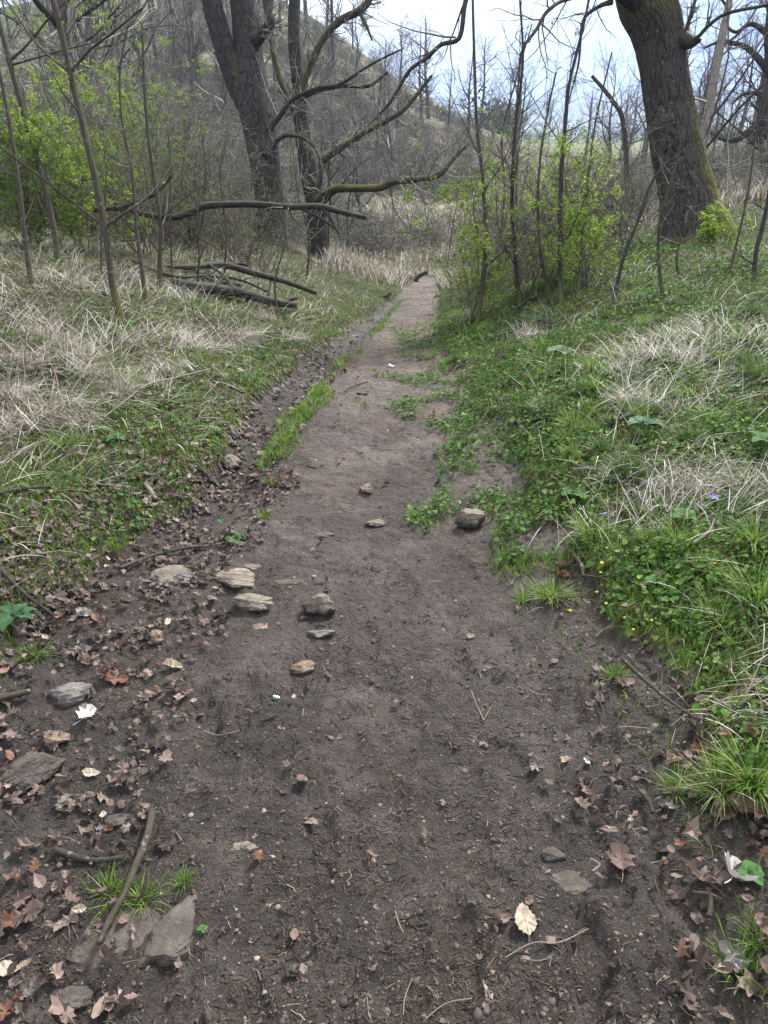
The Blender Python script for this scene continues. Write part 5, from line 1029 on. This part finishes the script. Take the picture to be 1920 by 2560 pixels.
# ------------------------------------------------------------------ leafy plants and flowers
def rosette(px, py, size, nl, m, kind, label, upright=.35, name='leafy_plant', stalk=.02):
    size *= .72; g, d = G(px, py); root = thing(name, g, label, 'plant'); root.rotation_euler = (0, 0, rng.uniform(0, 6.28))
    for i in range(nl):
        a = i * 2.4 + rng.normal(0, .2); s = size * rng.uniform(.7, 1.1); o = LEAF[kind]; q = spline(np.vstack([o, o[:1]]), 32)[:-1]; K = 31
        V0 = np.vstack([q, q * .5, [[0, 0]]]); x_ = V0[:, 0] + .62; y_ = V0[:, 1]
        z_ = upright * x_ - .45 * x_ ** 2 + .25 * np.abs(y_) + .05 * perlin(x_ * 5 + i, y_ * 5); v = np.stack([x_, y_, z_], 1) * s
        c_, s_ = cos(a), sin(a); v = np.stack([v[:, 0] * c_ - v[:, 1] * s_, v[:, 0] * s_ + v[:, 1] * c_, v[:, 2] + stalk], 1)
        k_ = np.arange(K); j_ = (k_ + 1) % K
        mk('leaf', v, [np.stack([k_, j_, j_ + K, k_ + K], 1), np.stack([k_ + K, j_ + K, np.full(K, 2 * K)], 1)], m, root)
        c = np.array([[0, 0, 0, .0016], [.06 * s * c_, .06 * s * s_, stalk * .7, .0014], [.3 * s * c_, .3 * s * s_, stalk + upright * .25 * s, .001]]); tube_obj('leaf_stalk', *as_arr(c, 6), 5, 'stem_green', root)
    return root
rosette(580, 1350, .085, 7, 'leaf_glaucous', 'lobed', 'grey-green lobed plant at the left rim of the track', .25)
rosette(562, 1330, .06, 2, 'leaf_bramble', 'heart', 'dark round-leaved sprig behind the grey-green plant', .9, stalk=.04)
rosette(1302, 1374, .045, 6, 'leaf_glaucous', 'oval', 'tiny broad leaved seedling right of the track', .3, stalk=.006)
rosette(40, 1565, .10, 7, 'leaf_bramble', 'oval', 'dark glossy bramble shoot at the left edge', .5, stalk=.04)
rosette(330, 985, .11, 6, 'leaf_glaucous', 'oval', 'broad leaved plant under the bright sprout in the straw', .35)
rosette(1600, 1085, .13, 5, 'leaf_bramble', 'heart', 'three-lobed bright leaf plant in mid right bank', .6, stalk=.05)
rosette(1430, 1250, .09, 6, 'leaf_glaucous', 'lobed', 'pale lobed plant near the right rim', .5, stalk=.03)
rosette(1705, 1325, .08, 4, 'leaf_glaucous', 'heart', 'pale heart-leaved plant by the violets', .8, stalk=.05)
rosette(1905, 1130, .12, 6, 'leaf_glaucous', 'oval', 'big pale leaved plant at the right edge', .7, stalk=.05)
rosette(1640, 1470, .07, 6, 'leaf_glaucous', 'oval', 'small oval-leaved plant in the lower right bank', .5, stalk=.03)
rosette(1395, 905, .14, 7, 'leaf_bramble', 'lobed', 'nettle-like plant at the foot of the thicket', .7, stalk=.06)
rosette(1340, 2380 // 2 - 400 + 30, .14, 6, 'leaf_bramble', 'lobed', 'dark leafy plant below the tall straight sapling', .7, stalk=.05)
rosette(1870, 2200, .05, 6, 'leaf_glaucous', 'heart', 'small ivy sprig beside the white dry leaf', .5, stalk=.02)
rosette(506, 2332, .02, 4, 'leaf_glaucous', 'heart', 'tiny green seedling right of the tall narrow rock', .5, stalk=.004)
rosette(290, 1110, .08, 6, 'leaf_glaucous', 'lobed', 'pale leafy herb at the top of the left verge', .5, stalk=.03)
rosette(620, 960, .07, 5, 'leaf_bramble', 'oval', 'dark bramble leaves on the left verge', .6, stalk=.05)
def flower_proto(m, seed, npet, cup, name):
    r2 = np.random.default_rng(seed); root = bpy.data.objects.new(name, None); C.objects.link(root); h = .055
    c = np.array([[0, 0, -.01, .0011], [.004, .002, h * .5, .001], [0, 0, h, .0009]]); tube_obj('stem', *as_arr(c, 8), 5, 'stem_green', root)
    q = spline(np.array([(0, 0), (.4, .2), (.85, .22), (1.05, 0), (.85, -.22), (.4, -.2), (0, 0)]), 15)[:-1]; K = len(q)
    for i in range(npet):
        a = i * 2 * pi / npet + r2.normal(0, .08); s = .012 * r2.uniform(.85, 1.1); x_ = np.r_[q[:, 0], .55]; y_ = np.r_[q[:, 1], 0]
        z_ = cup * x_ - .15 * x_ ** 2 + .3 * np.abs(y_); v = np.stack([x_ * cos(a) - y_ * sin(a), x_ * sin(a) + y_ * cos(a), z_], 1) * s + [0, 0, h]
        k_ = np.arange(K); mk('petal', v, np.stack([k_, (k_ + 1) % K, np.full(K, K)], 1), m, root)
    rv_, rf2 = rock(5, 2); mk('flower_centre', rv_ * .0022 + [0, 0, h + .0015], rf2, 'petal_yellow', root)
    return root
FY = flower_proto('petal_yellow', 1, 8, 1.3, 'celandine_flower'); FV = flower_proto('petal_violet', 2, 5, .5, 'violet_flower'); uf = set()
for (qx, qy) in [(435, 270), (205, 345), (830, 110), (710, 580), (820, 550), (720, 695), (735, 690), (425, 650), (1130, 860), (410, 960), (370, 1010), (525, 1285), (315, 1285), (665, 1525), (570, 1620), (565, 1660), (555, 1785), (1055, 1725), (1210, 1725), (1320, 1615), (1445, 1435), (610, 1865), (730, 1885), (370, 1910), (750, 1965), (880, 1965), (785, 2040), (1135, 2060), (1505, 130), (1170, 1300)]:
    g, d = G(1280 + qx * .3858, 800 + qy * .3858 + 8); o = FY if 'y' not in uf else copy_tree(FY); uf.add('y'); o.location = g; s = rng.uniform(.4, .65); o.scale = (s,) * 3; o.rotation_euler = (rng.normal(0, .25), rng.normal(0, .25), rng.uniform(0, 6))
    tag(o, 'small yellow celandine flower on the right bank', 'flower', 'yellow celandines of the right bank')
for (px, py, lab) in [(1900, 1690, 'yellow celandine beside the ivy at the far right'), (1765, 1757, 'yellow celandine above the ivy near the grey stick'), (1842, 1755, 'yellow celandine between ivy and dry tuft')]:
    g, d = G(px, py); o = copy_tree(FY); o.location = g; tag(o, lab, 'flower')
for (px, py, s, lab) in [(1729, 1280, 1.0, 'smaller violet left of the open violet flower'), (1759, 1284, 1.7, 'open violet flower beside a rust leaf'), (1527, 1334, 1.5, 'pale violet flower near the right rim'), (1803, 1262, .9, 'faint violet flower furthest right')]:
    g, d = G(px, py); o = FV if 'v' not in uf else copy_tree(FV); uf.add('v'); o.location = g; o.scale = (s,) * 3; o.rotation_euler = (rng.normal(.5, .2), 0, rng.uniform(0, 6)); tag(o, lab, 'flower')

# ------------------------------------------------------------------ air
hz = .0004
me = bpy.data.meshes.new('haze'); zlo, zhi = float(V_ALL[0]) - 1, float(V_ALL[1]) + 4; q = 3600
v = [(sx_ * q, y0, z_) for sx_ in (-1, 1) for y0 in (-1500, 4200) for z_ in (zlo, zhi)]
me.from_pydata(v, [], [(0, 1, 3, 2), (4, 6, 7, 5), (0, 4, 5, 1), (2, 3, 7, 6), (0, 2, 6, 4), (1, 5, 7, 3)])
hm, t = mat('haze'); pv = nd(t, 'ShaderNodeVolumePrincipled'); pv.inputs['Color'].default_value = (.50, .66, 1, 1); pv.inputs['Density'].default_value = hz; pv.inputs['Anisotropy'].default_value = .3
o_ = nd(t, 'ShaderNodeOutputMaterial'); t.links.new(pv.outputs[0], o_.inputs['Volume']); me.materials.append(hm)
ho = bpy.data.objects.new('haze', me); C.objects.link(ho); tag(ho, 'pale blue air thickening across the valley', 'haze', kind='stuff')
